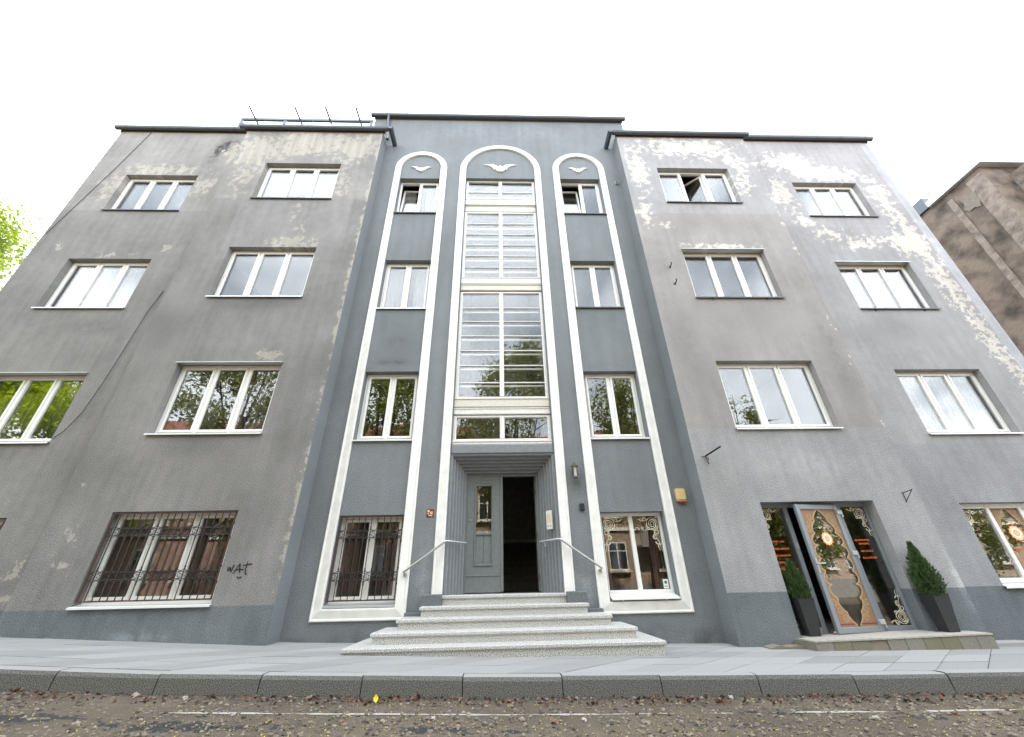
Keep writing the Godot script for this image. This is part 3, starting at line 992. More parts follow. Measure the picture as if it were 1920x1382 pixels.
func build_litter() -> void:
	var tint := mat(Color.WHITE, 0.95)
	tint.vertex_color_use_as_albedo = true
	var road_at := func(x: float, z: float) -> Vector3:
		return Vector3(x, ground_y(x) - 0.185, z)
	scatter("gravel", "fine brown gravel and crumbs strewn over the dirt road", "gravel", stone_mesh(3), tint, 9000, func(_i):
		var x := rng.randf_range(-6.8, 7.2)
		var z := -5.33 + 1.5 * pow(rng.randf(), 0.8)
		var s := 0.004 + 0.02 * pow(rng.randf(), 4.0)
		var g := rng.randf_range(0.06, 0.26)
		return [Transform3D(Basis(Vector3.UP, rng.randf() * TAU).scaled(Vector3.ONE * s), road_at.call(x, z) + Vector3(0, s * 0.3, 0)), Color(g * 1.12, g * 0.95, g * 0.78)])
	var leafm := mat(Color.WHITE, 0.8)
	leafm.vertex_color_use_as_albedo = true
	scatter("fallen_leaves", "dry brown leaves and twigs gathered along the kerb foot", "leaves", leaf_quad(0.9), leafm, 900, func(_i):
		var x := rng.randf_range(-3.6, 7.0) if rng.randf() < 0.85 else rng.randf_range(-6.5, -3.6)
		var z := -5.32 + 0.30 * pow(rng.randf(), 1.8)
		var s := rng.randf_range(0.018, 0.06)
		var bs := Basis.from_euler(Vector3(rng.randf_range(-0.9, 0.9), rng.randf() * TAU, rng.randf_range(-0.9, 0.9))).scaled(Vector3.ONE * s)
		var g := rng.randf_range(0.5, 1.5)
		return [Transform3D(bs, road_at.call(x, z) + Vector3(0, 0.006 + 0.02 * rng.randf() * rng.randf(), 0)), Color(0.11 * g, 0.06 * g, 0.038 * g)])
	scatter("blossom_litter", "tiny yellow blossoms scattered over the dirt road", "blossoms", leaf_quad(0.5), leafm, 2600, func(_i):
		var x := rng.randf_range(-6.8, 7.2)
		var z := -5.3 + 1.4 * pow(rng.randf(), 0.6)
		var s := rng.randf_range(0.007, 0.014)
		var bs := Basis.from_euler(Vector3(rng.randf_range(-0.5, 0.5), rng.randf() * TAU, rng.randf_range(-0.5, 0.5))).scaled(Vector3.ONE * s)
		return [Transform3D(bs, road_at.call(x, z) + Vector3(0, 0.007, 0)), Color(0.62, 0.52, 0.04)])
	var sm := [stone_mesh(21), stone_mesh(22), stone_mesh(23), stone_mesh(24)]
	var cols := [mat(Color(0.30, 0.25, 0.20), 0.95), mat(Color(0.21, 0.14, 0.10), 0.95), mat(Color(0.20, 0.16, 0.13), 0.95), mat(Color(0.40, 0.375, 0.34), 0.95)]
	var spots := [[-3.74, -5.27, 0.036, 0, "tan stone against the kerb foot, second kerb joint from the picture's edge"], [-3.2, -5.22, 0.028, 3, "pale small stone at the kerb foot just past the tan stone"], [-1.98, -5.25, 0.026, 1, "brown pebble at the kerb foot before the yellow leaf"], [-5.0, -5.0, 0.03, 1, "brown stone lying on the lime line at the far end of the road"],
		[-3.5, -4.35, 0.03, 0, "tan stone in the dirt before the dark asphalt patch"], [-1.35, -4.45, 0.03, 1, "brown stone in the dirt under the yellow leaf"], [-1.02, -4.5, 0.022, 0, "tan pebble just beyond the brown stone under the yellow leaf"], [-0.6, -4.58, 0.026, 3, "white chip of stone below the lime line, before the steps"], [0.19, -4.56, 0.026, 0, "tan stone lying before the middle of the steps"],
		[0.47, -4.48, 0.034, 1, "red-brown brick fragment lying before the middle of the steps"], [0.74, -4.54, 0.024, 3, "white chip lying beside the red-brown brick fragment"], [2.42, -5.24, 0.032, 3, "white stone among the dry leaves at the kerb foot"], [3.35, -4.5, 0.03, 3, "grey-white stone lying in front of the shop doorstep"], [4.2, -4.6, 0.026, 1, "brown stone lying on the road in front of the printed shop window"]]
	for s in spots:
		var o := MeshInstance3D.new()
		o.mesh = sm[rng.randi() % 4]
		o.material_override = cols[s[3]]
		add(o, "stone", self)
		o.transform = Transform3D(Basis(Vector3.UP, rng.randf() * TAU).scaled(Vector3.ONE * float(s[2])), road_at.call(s[0], s[1]) + Vector3(0, float(s[2]) * 0.4, 0))
		tag(o, s[4], "stone", "loose stones on the road")
	var yl := MeshInstance3D.new()
	yl.mesh = leaf_quad(0.6)
	yl.material_override = mat(Color(0.72, 0.55, 0.02), 0.6)
	add(yl, "yellow_leaf", self)
	yl.transform = Transform3D(Basis.from_euler(Vector3(1.1, 0.4, 0.2)).scaled(Vector3.ONE * 0.07), road_at.call(-1.26, -5.15) + Vector3(0, 0.03, 0))
	tag(yl, "single bright yellow leaf standing by the kerb foot", "leaf")

# ------------------------------------------------------------------ vegetation
func leaf_clump(sd: int, count: int, size: float, spread: float) -> Mesh:
	var r := RandomNumberGenerator.new()
	r.seed = sd
	var mb := MB.new()
	for i in count:
		var p := Vector3(r.randfn(), r.randfn(), r.randfn()) * spread * 0.5
		var bs := Basis.from_euler(Vector3(r.randf_range(-0.9, 0.9), r.randf() * TAU, r.randf_range(-0.9, 0.9)))
		var l := size * r.randf_range(0.7, 1.25)
		var a := p + bs * Vector3(0, 0, -l / 2)
		var b := p + bs * Vector3(l * 0.32, 0.0, 0)
		var c := p + bs * Vector3(0, -0.1 * l, l / 2)
		var d := p + bs * Vector3(-l * 0.32, 0.0, 0)
		mb.tri(a, c, b)
		mb.tri(a, d, c)
	return mb.mesh()

func tree(called: String, label: String, base: Vector3, h: float, lobes: Array, per: int, leaf: Material, sd: int, group := "") -> void:
	# lobes: [dx, y, dz, r]; limbs run from the trunk to each lobe
	var o := thing(called, label, "tree", base, group)
	var r := RandomNumberGenerator.new()
	r.seed = sd
	var tr := MB.new()
	var pts := []
	var rad := []
	for i in 7:
		var f := i / 6.0
		pts.append(base + Vector3(0.25 * sin(f * 3.0 + sd), h * 0.62 * f, 0.2 * sin(f * 2.3 + sd * 2.0)))
		rad.append(lerpf(0.24, 0.09, f))
	tr.tube(pts, rad, 9)
	obj("trunk", tr, M.bark, o)
	for l in lobes:
		var lim := MB.new()
		var s: Vector3 = pts[2 + r.randi() % 4]
		var e := base + Vector3(l[0], l[1], l[2])
		var mid: Vector3 = s.lerp(e, 0.5) + Vector3(0, 0.4, 0)
		lim.tube([s, s.lerp(mid, 0.5) - Vector3(0, 0.1, 0), mid, mid.lerp(e, 0.6), e + (e - mid) * 0.4], [0.085, 0.07, 0.052, 0.035, 0.014], 6)
		for k in 4:
			var d := Vector3(r.randfn(), r.randfn() * 0.7 + 0.3, r.randfn()).normalized() * float(l[3]) * 0.8
			lim.tube([mid.lerp(e, 0.4 + 0.15 * k), mid.lerp(e, 0.5 + 0.15 * k) + d * 0.55, e + d], [0.03, 0.02, 0.007], 5)
		obj("limb", lim, M.bark, o)
	var mm := MultiMesh.new()
	mm.transform_format = MultiMesh.TRANSFORM_3D
	mm.mesh = cache["clump%d" % (sd % 2)]
	var ts := []
	for l in lobes:
		for i in per:
			var d := Vector3(r.randfn(), r.randfn(), r.randfn()).normalized() * pow(r.randf(), 0.45)
			var p := Vector3(l[0], l[1], l[2]) + d * Vector3(l[3], float(l[3]) * 0.8, l[3])
			if cache.gap.get_noise_3dv(p + base) < (0.16 if leaf == M.leaf else -0.05):
				continue
			ts.append(Transform3D(Basis.from_euler(Vector3(r.randf() * 0.6, r.randf() * TAU, r.randf() * 0.6)).scaled(Vector3.ONE * r.randf_range(0.75, 1.3)), p))
	mm.instance_count = ts.size()
	for i in ts.size():
		mm.set_instance_transform(i, ts[i])
	var c := MultiMeshInstance3D.new()
	c.multimesh = mm
	c.material_override = leaf
	add(c, "crown", o)
	c.set_meta("kind", "stuff")

func random_lobes(sd: int, h: float, spread: float, count: int, rr: float, low := 0.35) -> Array:
	var r := RandomNumberGenerator.new()
	r.seed = sd
	var out := []
	for i in count:
		var y := lerpf(h * low, h - rr * 0.7, (i + 0.5) / count)
		var k := sin(PI * clampf((y / h - low + 0.12) / (1.12 - low), 0.05, 0.95))
		var a := i * 2.4 + r.randf() * 0.8
		out.append([cos(a) * spread * k * r.randf_range(0.5, 1.0), y, sin(a) * spread * k * r.randf_range(0.5, 1.0), rr * r.randf_range(0.75, 1.15)])
	return out

func build_trees() -> void:
	M.bark = tri_mat(Color(0.075, 0.058, 0.043), 0.95, M.tex_soft, 1.2, M.bump_stucco, 1.5)
	M.leaf = mat(Color(0.135, 0.145, 0.05), 0.5)
	M.leaf.backlight_enabled = true
	M.leaf.backlight = Color(0.5, 0.55, 0.2)
	M.leaf_lime = mat(Color(0.12, 0.15, 0.016), 0.5)
	M.leaf_lime.backlight_enabled = true
	M.leaf_lime.backlight = Color(0.42, 0.5, 0.06)
	for lm in [M.leaf, M.leaf_lime]:
		lm.cull_mode = BaseMaterial3D.CULL_DISABLED
	cache["clump0"] = leaf_clump(5, 13, 0.20, 0.5)
	cache["clump1"] = leaf_clump(6, 13, 0.18, 0.46)
	cache.gap = noise(40, 0.55, 3)
	M.leaf_bright = mat(Color(0.20, 0.21, 0.02), 0.5)
	M.leaf_bright.backlight_enabled = true
	M.leaf_bright.backlight = Color(0.8, 0.9, 0.1)
	# in view, beyond the left corner of the house
	tree("lime_tree", "bright yellow-green tree beyond the far corner of the house", Vector3(-27.6, -0.4, -13.5), 19.0, random_lobes(31, 19.0, 4.2, 26, 2.2, 0.2), 1100, M.leaf_lime, 31, "street trees")
	# across the street, seen only as reflections in the panes
	var g := "street trees"
	tree("street_tree", "leafy tree across the street mirrored in the stair window", Vector3(0.9, -1.0, 4.6), 14.0, random_lobes(1, 14.0, 3.2, 17, 1.55, 0.33), 300, M.leaf, 1, g)
	tree("street_tree", "leafy tree across the street mirrored in the first-floor panes beside the entrance", Vector3(-6.6, -0.9, 5.2), 14.0, random_lobes(2, 14.0, 3.2, 16, 1.6, 0.3), 300, M.leaf, 2, g)
	tree("street_tree", "leafy tree across the street mirrored in the bay window above the grille", Vector3(-13.8, -0.7, 5.0), 14.5, random_lobes(3, 14.5, 3.6, 17, 1.75, 0.25), 300, M.leaf, 3, g)
	tree("street_tree", "bright lime tree across the street mirrored in the outermost first-floor window", Vector3(-25.0, -0.5, 5.5), 15.5, random_lobes(4, 15.5, 5.0, 20, 2.3, 0.15), 560, M.leaf_bright, 4, g)
	tree("street_tree", "leafy tree across the street mirrored in the first-floor panes above the printed window", Vector3(7.6, -1.1, 5.0), 12.5, random_lobes(5, 12.5, 2.6, 14, 1.5, 0.3), 300, M.leaf, 5, g)
	tree("street_tree", "slender tree across the street mirrored in the bay window over the shop", Vector3(13.0, -1.2, 5.4), 10.5, random_lobes(6, 10.5, 2.0, 11, 1.2, 0.22), 240, M.leaf, 6, g)
	tree("street_tree", "low spreading tree across the street mirrored in the shop door", Vector3(16.6, -1.2, 5.2), 7.5, random_lobes(8, 7.5, 3.2, 14, 1.3, 0.22), 330, M.leaf, 8, g)
	tree("street_tree", "low spreading tree across the street mirrored in the glass beside the shop door", Vector3(19.8, -1.2, 6.4), 8.0, random_lobes(9, 8.0, 3.0, 13, 1.4, 0.25), 330, M.leaf, 9, g)
	tree("street_tree", "low tree across the street mirrored at the foot of the outer window", Vector3(24.0, -1.2, 6.0), 8.0, random_lobes(7, 8.0, 2.6, 12, 1.3, 0.25), 220, M.leaf, 7, g)

func shrub(label: String, base: Vector3, h: float, w: float, sd: int) -> void:
	# a clipped conifer: a stem and many flat upright sprays
	var o := thing("conifer_shrub", label, "shrub", base, "potted conifers by the shop door")
	var st := MB.new()
	st.tube([base, base + Vector3(0.01, h * 0.5, 0), base + Vector3(0, h * 0.92, 0)], [0.014, 0.009, 0.003], 6)
	obj("stem", st, M.bark, o)
	var r := RandomNumberGenerator.new()
	r.seed = sd
	var mm := MultiMesh.new()
	mm.transform_format = MultiMesh.TRANSFORM_3D
	mm.use_colors = true
	if not cache.has("spray"):
		var mb := MB.new()
		for k in 7:
			var y := 0.12 * k
			for s in [-1.0, 1.0]:
				var e: float = s * (0.42 - 0.05 * k)
				mb.tri(Vector3(0, y, 0.02), Vector3(e, y + 0.28, 0.05 * s), Vector3(0, y + 0.12, 0.0))
				mb.tri(Vector3(0, y + 0.03, -0.02), Vector3(e * 0.7, y + 0.3, -0.06 * s), Vector3(0, y + 0.15, 0.01))
		cache.spray = mb.mesh()
	mm.mesh = cache.spray
	var n := 4200
	var lumps := noise(sd + 50, 0.5, 3)
	mm.instance_count = n
	for i in n:
		var f := pow(r.randf(), 1.15)
		var y := h * (0.03 + 0.95 * f)
		var a := r.randf() * TAU
		var lump := 1.0 + 0.55 * lumps.get_noise_3d(cos(a) * 2.0, f * 7.0, sin(a) * 2.0)
		var rad := w * lump * (lerpf(0.62, 1.0, f / 0.25) if f < 0.25 else lerpf(1.0, 0.10, pow((f - 0.25) / 0.75, 0.9)))
		var q := rad * pow(r.randf(), 0.45)
		var bs := Basis(Vector3.UP, a) * Basis(Vector3.BACK, -0.5 * q / maxf(w, 0.01) - r.randf_range(-0.15, 0.45)) * Basis(Vector3.UP, r.randf() * TAU)
		mm.set_instance_transform(i, Transform3D(bs.scaled(Vector3.ONE * r.randf_range(0.022, 0.06)), Vector3(cos(a) * q, y, -sin(a) * q)))
		var c := r.randf_range(0.45, 1.6)
		mm.set_instance_color(i, Color(0.05 * c, 0.10 * c, 0.024 * c))
	var cr := MultiMeshInstance3D.new()
	cr.multimesh = mm
	var m := mat(Color.WHITE, 0.6)
	m.vertex_color_use_as_albedo = true
	cr.material_override = m
	add(cr, "crown", o)
	cr.set_meta("kind", "stuff")

# ------------------------------------------------------------------ the apartment house
const ROWS := [[9.45, 10.985], [6.03, 7.615], [2.68, 4.25], [-0.19, 1.235]]

func build_house() -> Node3D:
	var b := thing("apartment_building", "grey four-storey apartment house with white arched strips and peeling plaster bays", "building", Vector3(0, -0.95, ZC))
	# --- plaster maps
	var lr := [-12.25, -3.58, -1.35, 13.4]
	var rr := [3.74, 12.75, -1.35, 13.4]
	var cr := [-4.3, 4.4, -1.35, 14.2]
	var lc := Color(0.246, 0.237, 0.232)
	var pl := Color(0.162, 0.180, 0.194)
	var edge_l := []
	for k in 14:
		edge_l.append([-3.63, 12.2 - k * 0.9, 0.055, 0.7, 0.95 if k < 9 else 0.55])
	var dirt_l := [[-8.6, 12.45, 0.55, 0.6, 1.3], [-8.9, 12.0, 0.35, 0.7, 0.7], [-6.0, 13.0, 2.0, 0.6, 0.25], [-7.5, 5.0, 0.8, 1.6, 0.2], [-5.0, 1.9, 1.2, 0.5, 0.15], [-9.5, 5.5, 1.2, 0.35, 0.4], [-5.7, 5.8, 1.2, 0.3, 0.35], [-5.7, 2.4, 1.3, 0.35, 0.3], [-7.9, 2.0, 0.5, 3.0, 0.3], [-8.0, 9.0, 0.4, 2.0, 0.15], [-4.2, 2.6, 0.3, 2.5, 0.25], [-6.5, -0.95, 3.0, 0.25, -0.35], [-5.6, -0.62, 0.6, 0.14, -1.0]]
	var map_l := wall_map(lr, 768, 1280, 101, [[-99, 99, -99, 99, lc], [-99, 99, 9.42, 99, Color(0.285, 0.272, 0.262)], [-7.0, -4.0, 7.2, 9.42, Color(0.272, 0.262, 0.259)], [-99, 99, -99, -0.23, pl], [-99, 99, -99, -0.23, pl]], Color(0.42, 0.39, 0.35),
		edge_l + [[-5.5, 12.0, 2.7, 0.95, 0.95], [-7.2, 11.5, 0.9, 1.0, 0.62], [-7.25, 10.2, 0.5, 0.9, 0.6], [-4.2, 11.6, 0.7, 0.9, 0.8], [-4.45, 10.3, 0.3, 1.0, 0.6], [-10.0, 11.28, 1.7, 0.32, 0.85], [-11.35, 10.5, 0.75, 0.75, 0.66], [-8.7, 10.6, 0.5, 0.85, 0.72], [-8.3, 12.1, 0.5, 0.6, 0.7], [-11.6, 8.05, 0.25, 0.14, 0.8], [-8.9, 8.05, 0.25, 0.16, 0.85], [-5.45, 8.95, 0.14, 0.6, 0.72], [-5.2, 8.3, 0.2, 0.55, 0.66], [-5.3, 7.76, 0.85, 0.2, 0.9], [-4.98, 4.42, 0.32, 0.15, 1.1], [-7.25, 0.42, 0.28, 0.26, 0.6], [-8.4, 0.35, 0.2, 0.3, 0.58], [-8.3, -0.05, 0.3, 0.12, 0.58], [-7.5, 1.75, 0.15, 0.12, 0.7], [-7.3, 0.9, 0.12, 0.1, 0.7], [-10.0, 7.75, 1.0, 0.1, 0.5]], dirt_l, 0.62)
	var rc := Color(0.338, 0.32, 0.313)
	var rb := Color(0.345, 0.343, 0.348)
	var crease := []
	for k in 9:
		crease.append([7.95, 12.2 - k * 1.15, 0.075, 0.8, 0.66 if k % 2 else 0.9])
	var map_r := wall_map(rr, 768, 1280, 201, [[-99, 99, -99, 99, rc], [-99, 99, 9.0, 99, Color(0.355, 0.348, 0.356)], [-99, 7.93, -99, 2.66, rb], [7.93, 99, -99, 2.45, Color(0.315, 0.315, 0.33)], [7.93, 12.42, 2.45, 9.0, Color(0.34, 0.333, 0.34)], [12.42, 99, -99, 99, Color(0.42, 0.425, 0.45)], [-99, 99, -99, -0.21, pl * 1.03]], Color(0.61, 0.575, 0.525),
		crease + [[5.9, 11.95, 2.1, 0.75, 1.15], [7.3, 11.3, 0.55, 0.6, 0.75], [4.25, 10.9, 0.38, 1.4, 0.95], [4.1, 9.2, 0.28, 0.9, 0.7], [7.3, 10.3, 0.45, 0.8, 0.68], [5.9, 7.74, 1.3, 0.12, 0.8], [4.6, 8.5, 0.3, 0.25, 0.6], [9.5, 12.0, 1.1, 0.7, 0.98], [8.5, 11.8, 0.5, 0.6, 0.72], [8.8, 10.6, 0.5, 1.2, 0.95], [10.5, 11.4, 1.7, 0.5, 0.95], [11.9, 10.6, 0.5, 1.2, 0.85], [12.0, 9.1, 0.6, 1.3, 1.0], [11.75, 8.3, 0.9, 0.6, 0.95], [9.5, 8.7, 1.0, 0.35, 0.75], [10.4, 8.35, 0.9, 0.35, 0.8], [12.1, 6.7, 0.5, 1.5, 1.02], [12.2, 5.1, 0.42, 1.2, 0.95], [12.25, 3.6, 0.3, 1.1, 0.85], [12.3, 2.2, 0.2, 0.9, 0.6], [9.0, 9.2, 0.4, 0.4, 0.7]],
		[[5.9, 8.6, 2.0, 0.5, 0.2], [6.0, 5.3, 2.2, 0.9, 0.12], [5.0, 5.0, 1.0, 1.6, 0.1], [7.6, 4.5, 0.4, 2.0, 0.3], [4.3, 4.6, 0.5, 2.2, 0.2], [10.2, 5.4, 1.5, 0.7, 0.2], [7.9, -0.1, 0.12, 0.6, -0.9], [6.2, 1.9, 1.5, 0.4, -0.15], [4.3, 1.25, 0.35, 0.5, 0.25]], 0.5)
	var cc := Color(0.205, 0.220, 0.232)
	var map_c := wall_map(cr, 640, 1152, 301, [[-99, 99, -99, 99, cc * 1.03]], Color(0.4, 0.38, 0.33), [],
		[[-2.4, -0.8, 1.4, 0.35, 0.35], [2.4, -0.8, 1.4, 0.35, 0.35], [-1.35, 0.1, 0.3, 0.9, -0.4], [1.5, -0.1, 0.3, 0.5, -0.4], [-2.4, 5.0, 0.5, 0.35, 0.3], [1.55, 1.75, 0.2, 0.4, 0.5], [0, 13.4, 4, 0.5, -0.12], [-2.4, 4.5, 0.6, 0.15, 0.5], [-3.4, -0.9, 0.4, 0.2, 0.7], [3.5, -0.9, 0.5, 0.25, 0.6]], 0.36)
	M.wall_l = plaster(map_l)
	M.wall_r = plaster(map_r)
	M.wall_c = plaster(map_c)
	# --- walls, bay by bay
	var holes := func(x0: float, x1: float, rows: Array) -> Array:
		var h := []
		for r in rows:
			h.append([x0, x1, r[0], r[1]])
		return h
	var w := MB.new()
	w.wall(-12.22, -7.8, -1.4, 13.2, ZC, holes.call(-11.13, -9.04, ROWS), 0.3)
	w.quad(Vector3(-12.22, -1.4, -12.5), Vector3(-12.22, -1.4, ZC), Vector3(-12.22, 13.2, ZC), Vector3(-12.22, 13.2, -12.5))
	w.quad(Vector3(-12.22, 13.2, -12.5), Vector3(-12.22, 13.2, ZC), Vector3(-12.22, 13.95, -9.0), Vector3(-12.22, 13.95, -12.5))
	obj("wall", w, M.wall_l, b, lr)
	w = MB.new()
	w.wall(-7.8, -3.625, -1.4, 12.6, ZB, holes.call(-6.80, -4.63, ROWS), 0.3)
	w.quad(Vector3(-7.8, -1.4, ZC), Vector3(-7.8, -1.4, ZB), Vector3(-7.8, 12.6, ZB), Vector3(-7.8, 12.6, ZC))
	obj("wall", w, M.wall_l, b, lr)
	w = MB.new()
	w.wall(3.79, 7.93, -1.4, 12.6, ZB, holes.call(4.80, 6.98, ROWS.slice(0, 3)) + [[4.82, 6.98, -1.2, 1.235]], 0.3)
	w.quad(Vector3(7.93, -1.4, ZB), Vector3(7.93, -1.4, ZC), Vector3(7.93, 12.6, ZC), Vector3(7.93, 12.6, ZB))
	obj("wall", w, M.wall_r, b, rr)
	w = MB.new()
	w.wall(7.93, 12.7, -1.4, 13.18, ZC, holes.call(9.28, 11.37, ROWS.slice(0, 3)) + [[9.12, 11.25, -0.2, 1.235]], 0.3)
	w.quad(Vector3(12.7, -1.4, ZC), Vector3(12.7, -1.4, -12.5), Vector3(12.7, 13.18, -12.5), Vector3(12.7, 13.18, ZC))
	w.quad(Vector3(12.7, 13.18, ZC), Vector3(12.7, 13.18, -12.5), Vector3(12.7, 13.95, -12.5), Vector3(12.7, 13.95, -9.0))
	obj("wall", w, M.wall_r, b, rr)
	w = MB.new()
	var ch: Array = holes.call(-3.0, -1.8, [[9.44, 10.97], [6.02, 7.615], [2.66, 4.25], [-0.27, 1.18]]) + holes.call(1.925, 3.14, [[9.46, 11.03], [6.06, 7.62], [2.65, 4.235], [-0.27, 1.17]])
	ch.append([-0.985, 1.11, -1.39, 11.01])
	w.wall(-3.625, 3.79, -1.4, 12.5, ZC, ch, 0.3)
	w.wall(-4.2, 4.32, 12.5, 14.08, ZC, [], 0.0)
	w.quad(Vector3(-4.2, 12.5, -12.5), Vector3(-4.2, 12.5, ZC), Vector3(-4.2, 14.08, ZC), Vector3(-4.2, 14.08, -12.5))
	w.quad(Vector3(4.32, 12.5, ZC), Vector3(4.32, 12.5, -12.5), Vector3(4.32, 14.08, -12.5), Vector3(4.32, 14.08, ZC))
	w.quad(Vector3(-3.625, -1.4, ZB), Vector3(-3.625, -1.4, ZC), Vector3(-3.625, 12.6, ZC), Vector3(-3.625, 12.6, ZB))
	w.quad(Vector3(3.79, -1.4, ZC), Vector3(3.79, -1.4, ZB), Vector3(3.79, 12.6, ZB), Vector3(3.79, 12.6, ZC))
	obj("wall", w, M.wall_c, b, cr)
	# --- the shell behind: back wall, roofs, floors, partitions
	var sh := MB.new()
	sh.box(Vector3(-12.2, -1.4, -12.75), Vector3(12.68, 13.9, -12.5))
	obj("back_wall", sh, M.inside, b)
	for f in [8.55, 5.15, 1.78, -0.95]:
		for s in [[-12.18, -1.12], [1.24, 12.66]]:
			var fl := MB.new()
			fl.box(Vector3(s[0], f - 0.12, -12.48), Vector3(s[1], f + 0.12, ZC - 0.32))
			obj("floor_slab", fl, M.inside, b)
	for x in [-7.85, -3.4, -1.12, 1.24, 3.55, 7.95]:
		var pt := MB.new()
		pt.box(Vector3(x - 0.06, -0.8, -12.47), Vector3(x + 0.06, 12.9, ZC - 0.34))
		obj("partition", pt, M.inside, b)
	var roofs := [[-12.3, -7.8, 13.2, ZC, 13.9], [-7.8, -3.9, 12.6, ZB, 13.9], [3.9, 7.93, 12.6, ZB, 13.9], [7.93, 12.78, 13.18, ZC, 13.9]]
	for r in roofs:
		var rf := MB.new()
		rf.xf = Transform3D(Basis(Vector3(0, 0, 1), Vector3(0, 1, 0), Vector3(-1, 0, 0)), Vector3.ZERO)
		var zf: float = r[3] + 0.04
		rf.prism(PackedVector2Array([Vector2(zf, r[2]), Vector2(zf, r[2] + 0.05), Vector2(-9.0, r[4] + 0.1), Vector2(-12.9, r[4] + 0.1), Vector2(-12.9, r[4]), Vector2(-9.0, r[4])]), -float(r[1]), -float(r[0]))
		obj("roof", rf, M.roofing, b)
	for x in [-7.8, 7.93]:
		var ck := MB.new()
		ck.xf = Transform3D(Basis(Vector3(0, 0, 1), Vector3(0, 1, 0), Vector3(-1, 0, 0)), Vector3.ZERO)
		ck.prism(PackedVector2Array([Vector2(ZC - 0.01, 12.3), Vector2(ZC - 0.01, 13.2), Vector2(-9.0, 13.93), Vector2(-9.1, 12.3)]), -x - 0.03, -x + 0.03)
		obj("roof_cheek", ck, M.roofing, b)
	var rc2 := MB.new()
	rc2.box(Vector3(-4.22, 14.08, -12.9), Vector3(4.34, 14.16, ZC + 0.05))
	obj("roof", rc2, M.roofing, b)
	# --- gutters with their joints, a red-brown board below
	var prof := PackedVector2Array()
	for k in 9:
		var a := PI + PI * k / 8.0
		prof.append(Vector2(0.075 * cos(a) + 0.085, 0.085 * sin(a)))
	prof.append(Vector2(0.166, 0.012))
	prof.append(Vector2(0.01, 0.012))
	for q in [[-12.36, -7.86, 13.22, ZC], [-7.98, -3.45, 12.62, ZB], [-4.32, 4.42, 14.16, ZC], [3.66, 8.08, 12.62, ZB], [7.98, 12.86, 13.22, ZC]]:
		var gt := part("gutter", b)
		var tr := MB.new()
		rail_x(tr, prof, q[0], q[1], q[2], q[3])
		obj("trough", tr, M.gutter, gt)
		var bd := MB.new()
		bd.box(Vector3(q[0] + 0.1, q[2] - 0.1, q[3] - 0.02), Vector3(q[1] - 0.1, q[2] - 0.02, q[3] + 0.012))
		obj("eaves_board", bd, M.brown_wood, gt)
		var x: float = q[0] + 0.35
		while x < q[1]:
			var cl := MB.new()
			var big := PackedVector2Array()
			for v in prof:
				big.append((v - Vector2(0.085, 0)) * 1.07 + Vector2(0.085, 0))
			rail_x(cl, big, x, x + 0.025, q[2], q[3])
			obj("clip", cl, M.gutter, gt)
			x += 0.85
	# returns of the bay gutters along the sides of the centre
	for s in [[-3.45, -1.0], [3.66, 1.0]]:
		var rt := MB.new()
		rt.xf = Transform3D(Basis.IDENTITY, Vector3(s[0], 12.62, 0))
		var pp := PackedVector2Array()
		for v in prof:
			pp.append(Vector2((v.x - 0.17) * float(s[1]), v.y))
		rt.prism(pp, ZC + 0.02, ZB + 0.16)
		obj("gutter_return", rt, M.gutter, b)
	var dp := MB.new()
	dp.tube([Vector3(-3.72, 14.1, ZC + 0.1), Vector3(-3.72, 13.9, ZC + 0.09), Vector3(-3.6, 12.9, ZC + 0.1), Vector3(-3.58, 12.68, ZC + 0.16)], 0.045, 10)
	obj("downpipe", dp, M.gutter, b)
	var el := MB.new()
	el.tube([Vector3(8.08, 13.2, ZC + 0.1), Vector3(8.08, 13.0, ZC + 0.12), Vector3(8.06, 12.7, ZC + 0.3)], 0.05, 10)
	obj("downpipe", el, M.gutter, b)
	# --- railing on the left roof
	var rl := part("roof_railing", b)
	var rz := -8.35
	for y in [14.62]:
		var tb := MB.new()
		tb.cbox(Vector3(-9.1, y - 0.02, rz - 0.04), Vector3(-4.45, y + 0.11, rz + 0.04), 0.01)
		obj("top_rail", tb, M.rail_blue, rl)
	for x in [-9.05, -7.55, -4.52]:
		var ps := MB.new()
		ps.cbox(Vector3(x - 0.06, 13.3, rz - 0.03), Vector3(x + 0.06, 14.60, rz + 0.029), 0.008)
		obj("post", ps, M.rail_blue, rl)
	for x in [-8.25, -6.6, -5.9]:
		var ps := MB.new()
		ps.box(Vector3(x - 0.008, 13.4, rz - 0.008), Vector3(x + 0.008, 14.62, rz + 0.008))
		obj("baluster", ps, M.sill, rl)
	var wedge := MB.new()
	wedge.prism(PackedVector2Array([Vector2(-9.2, 13.6), Vector2(-8.75, 13.6), Vector2(-9.0, 14.6)]), rz - 0.06, rz - 0.04)
	obj("end_plate", wedge, M.sill_white, rl)
	for x in [-8.55, -7.0, -5.95, -4.9]:
		var rd := MB.new()
		rd.tube([Vector3(x + 0.0, 14.55, rz - 0.1), Vector3(x - 0.05, 14.68, rz + 0.46)], 0.034, 6)
		obj("stay_rod", rd, M.sill_dark, rl)
	# --- windows
	var lt := [[0.0, 1.0, 0.98, M.curtain]]
	var half := [[0.0, 0.36, 0.98, M.curtain], [0.62, 1.0, 0.98, M.curtain]]
	var dim := [[0.02, 0.42, 0.98, M.blind_grey], [0.6, 0.98, 0.98, M.blind_grey]]
	var wl1 := [{"sill": M.sill_dark}, {"curtains": half}, {"curtains": dim, "flashing": true, "sill": M.sill_white}, {"sill": M.sill_white}]
	var wl2 := [{"curtains": [[0.55, 1.0, 0.98, M.curtain]], "sill": M.sill_dark}, {}, {"curtains": dim, "flashing": true, "sill": M.sill_white}, {"sill": M.sill_white}]
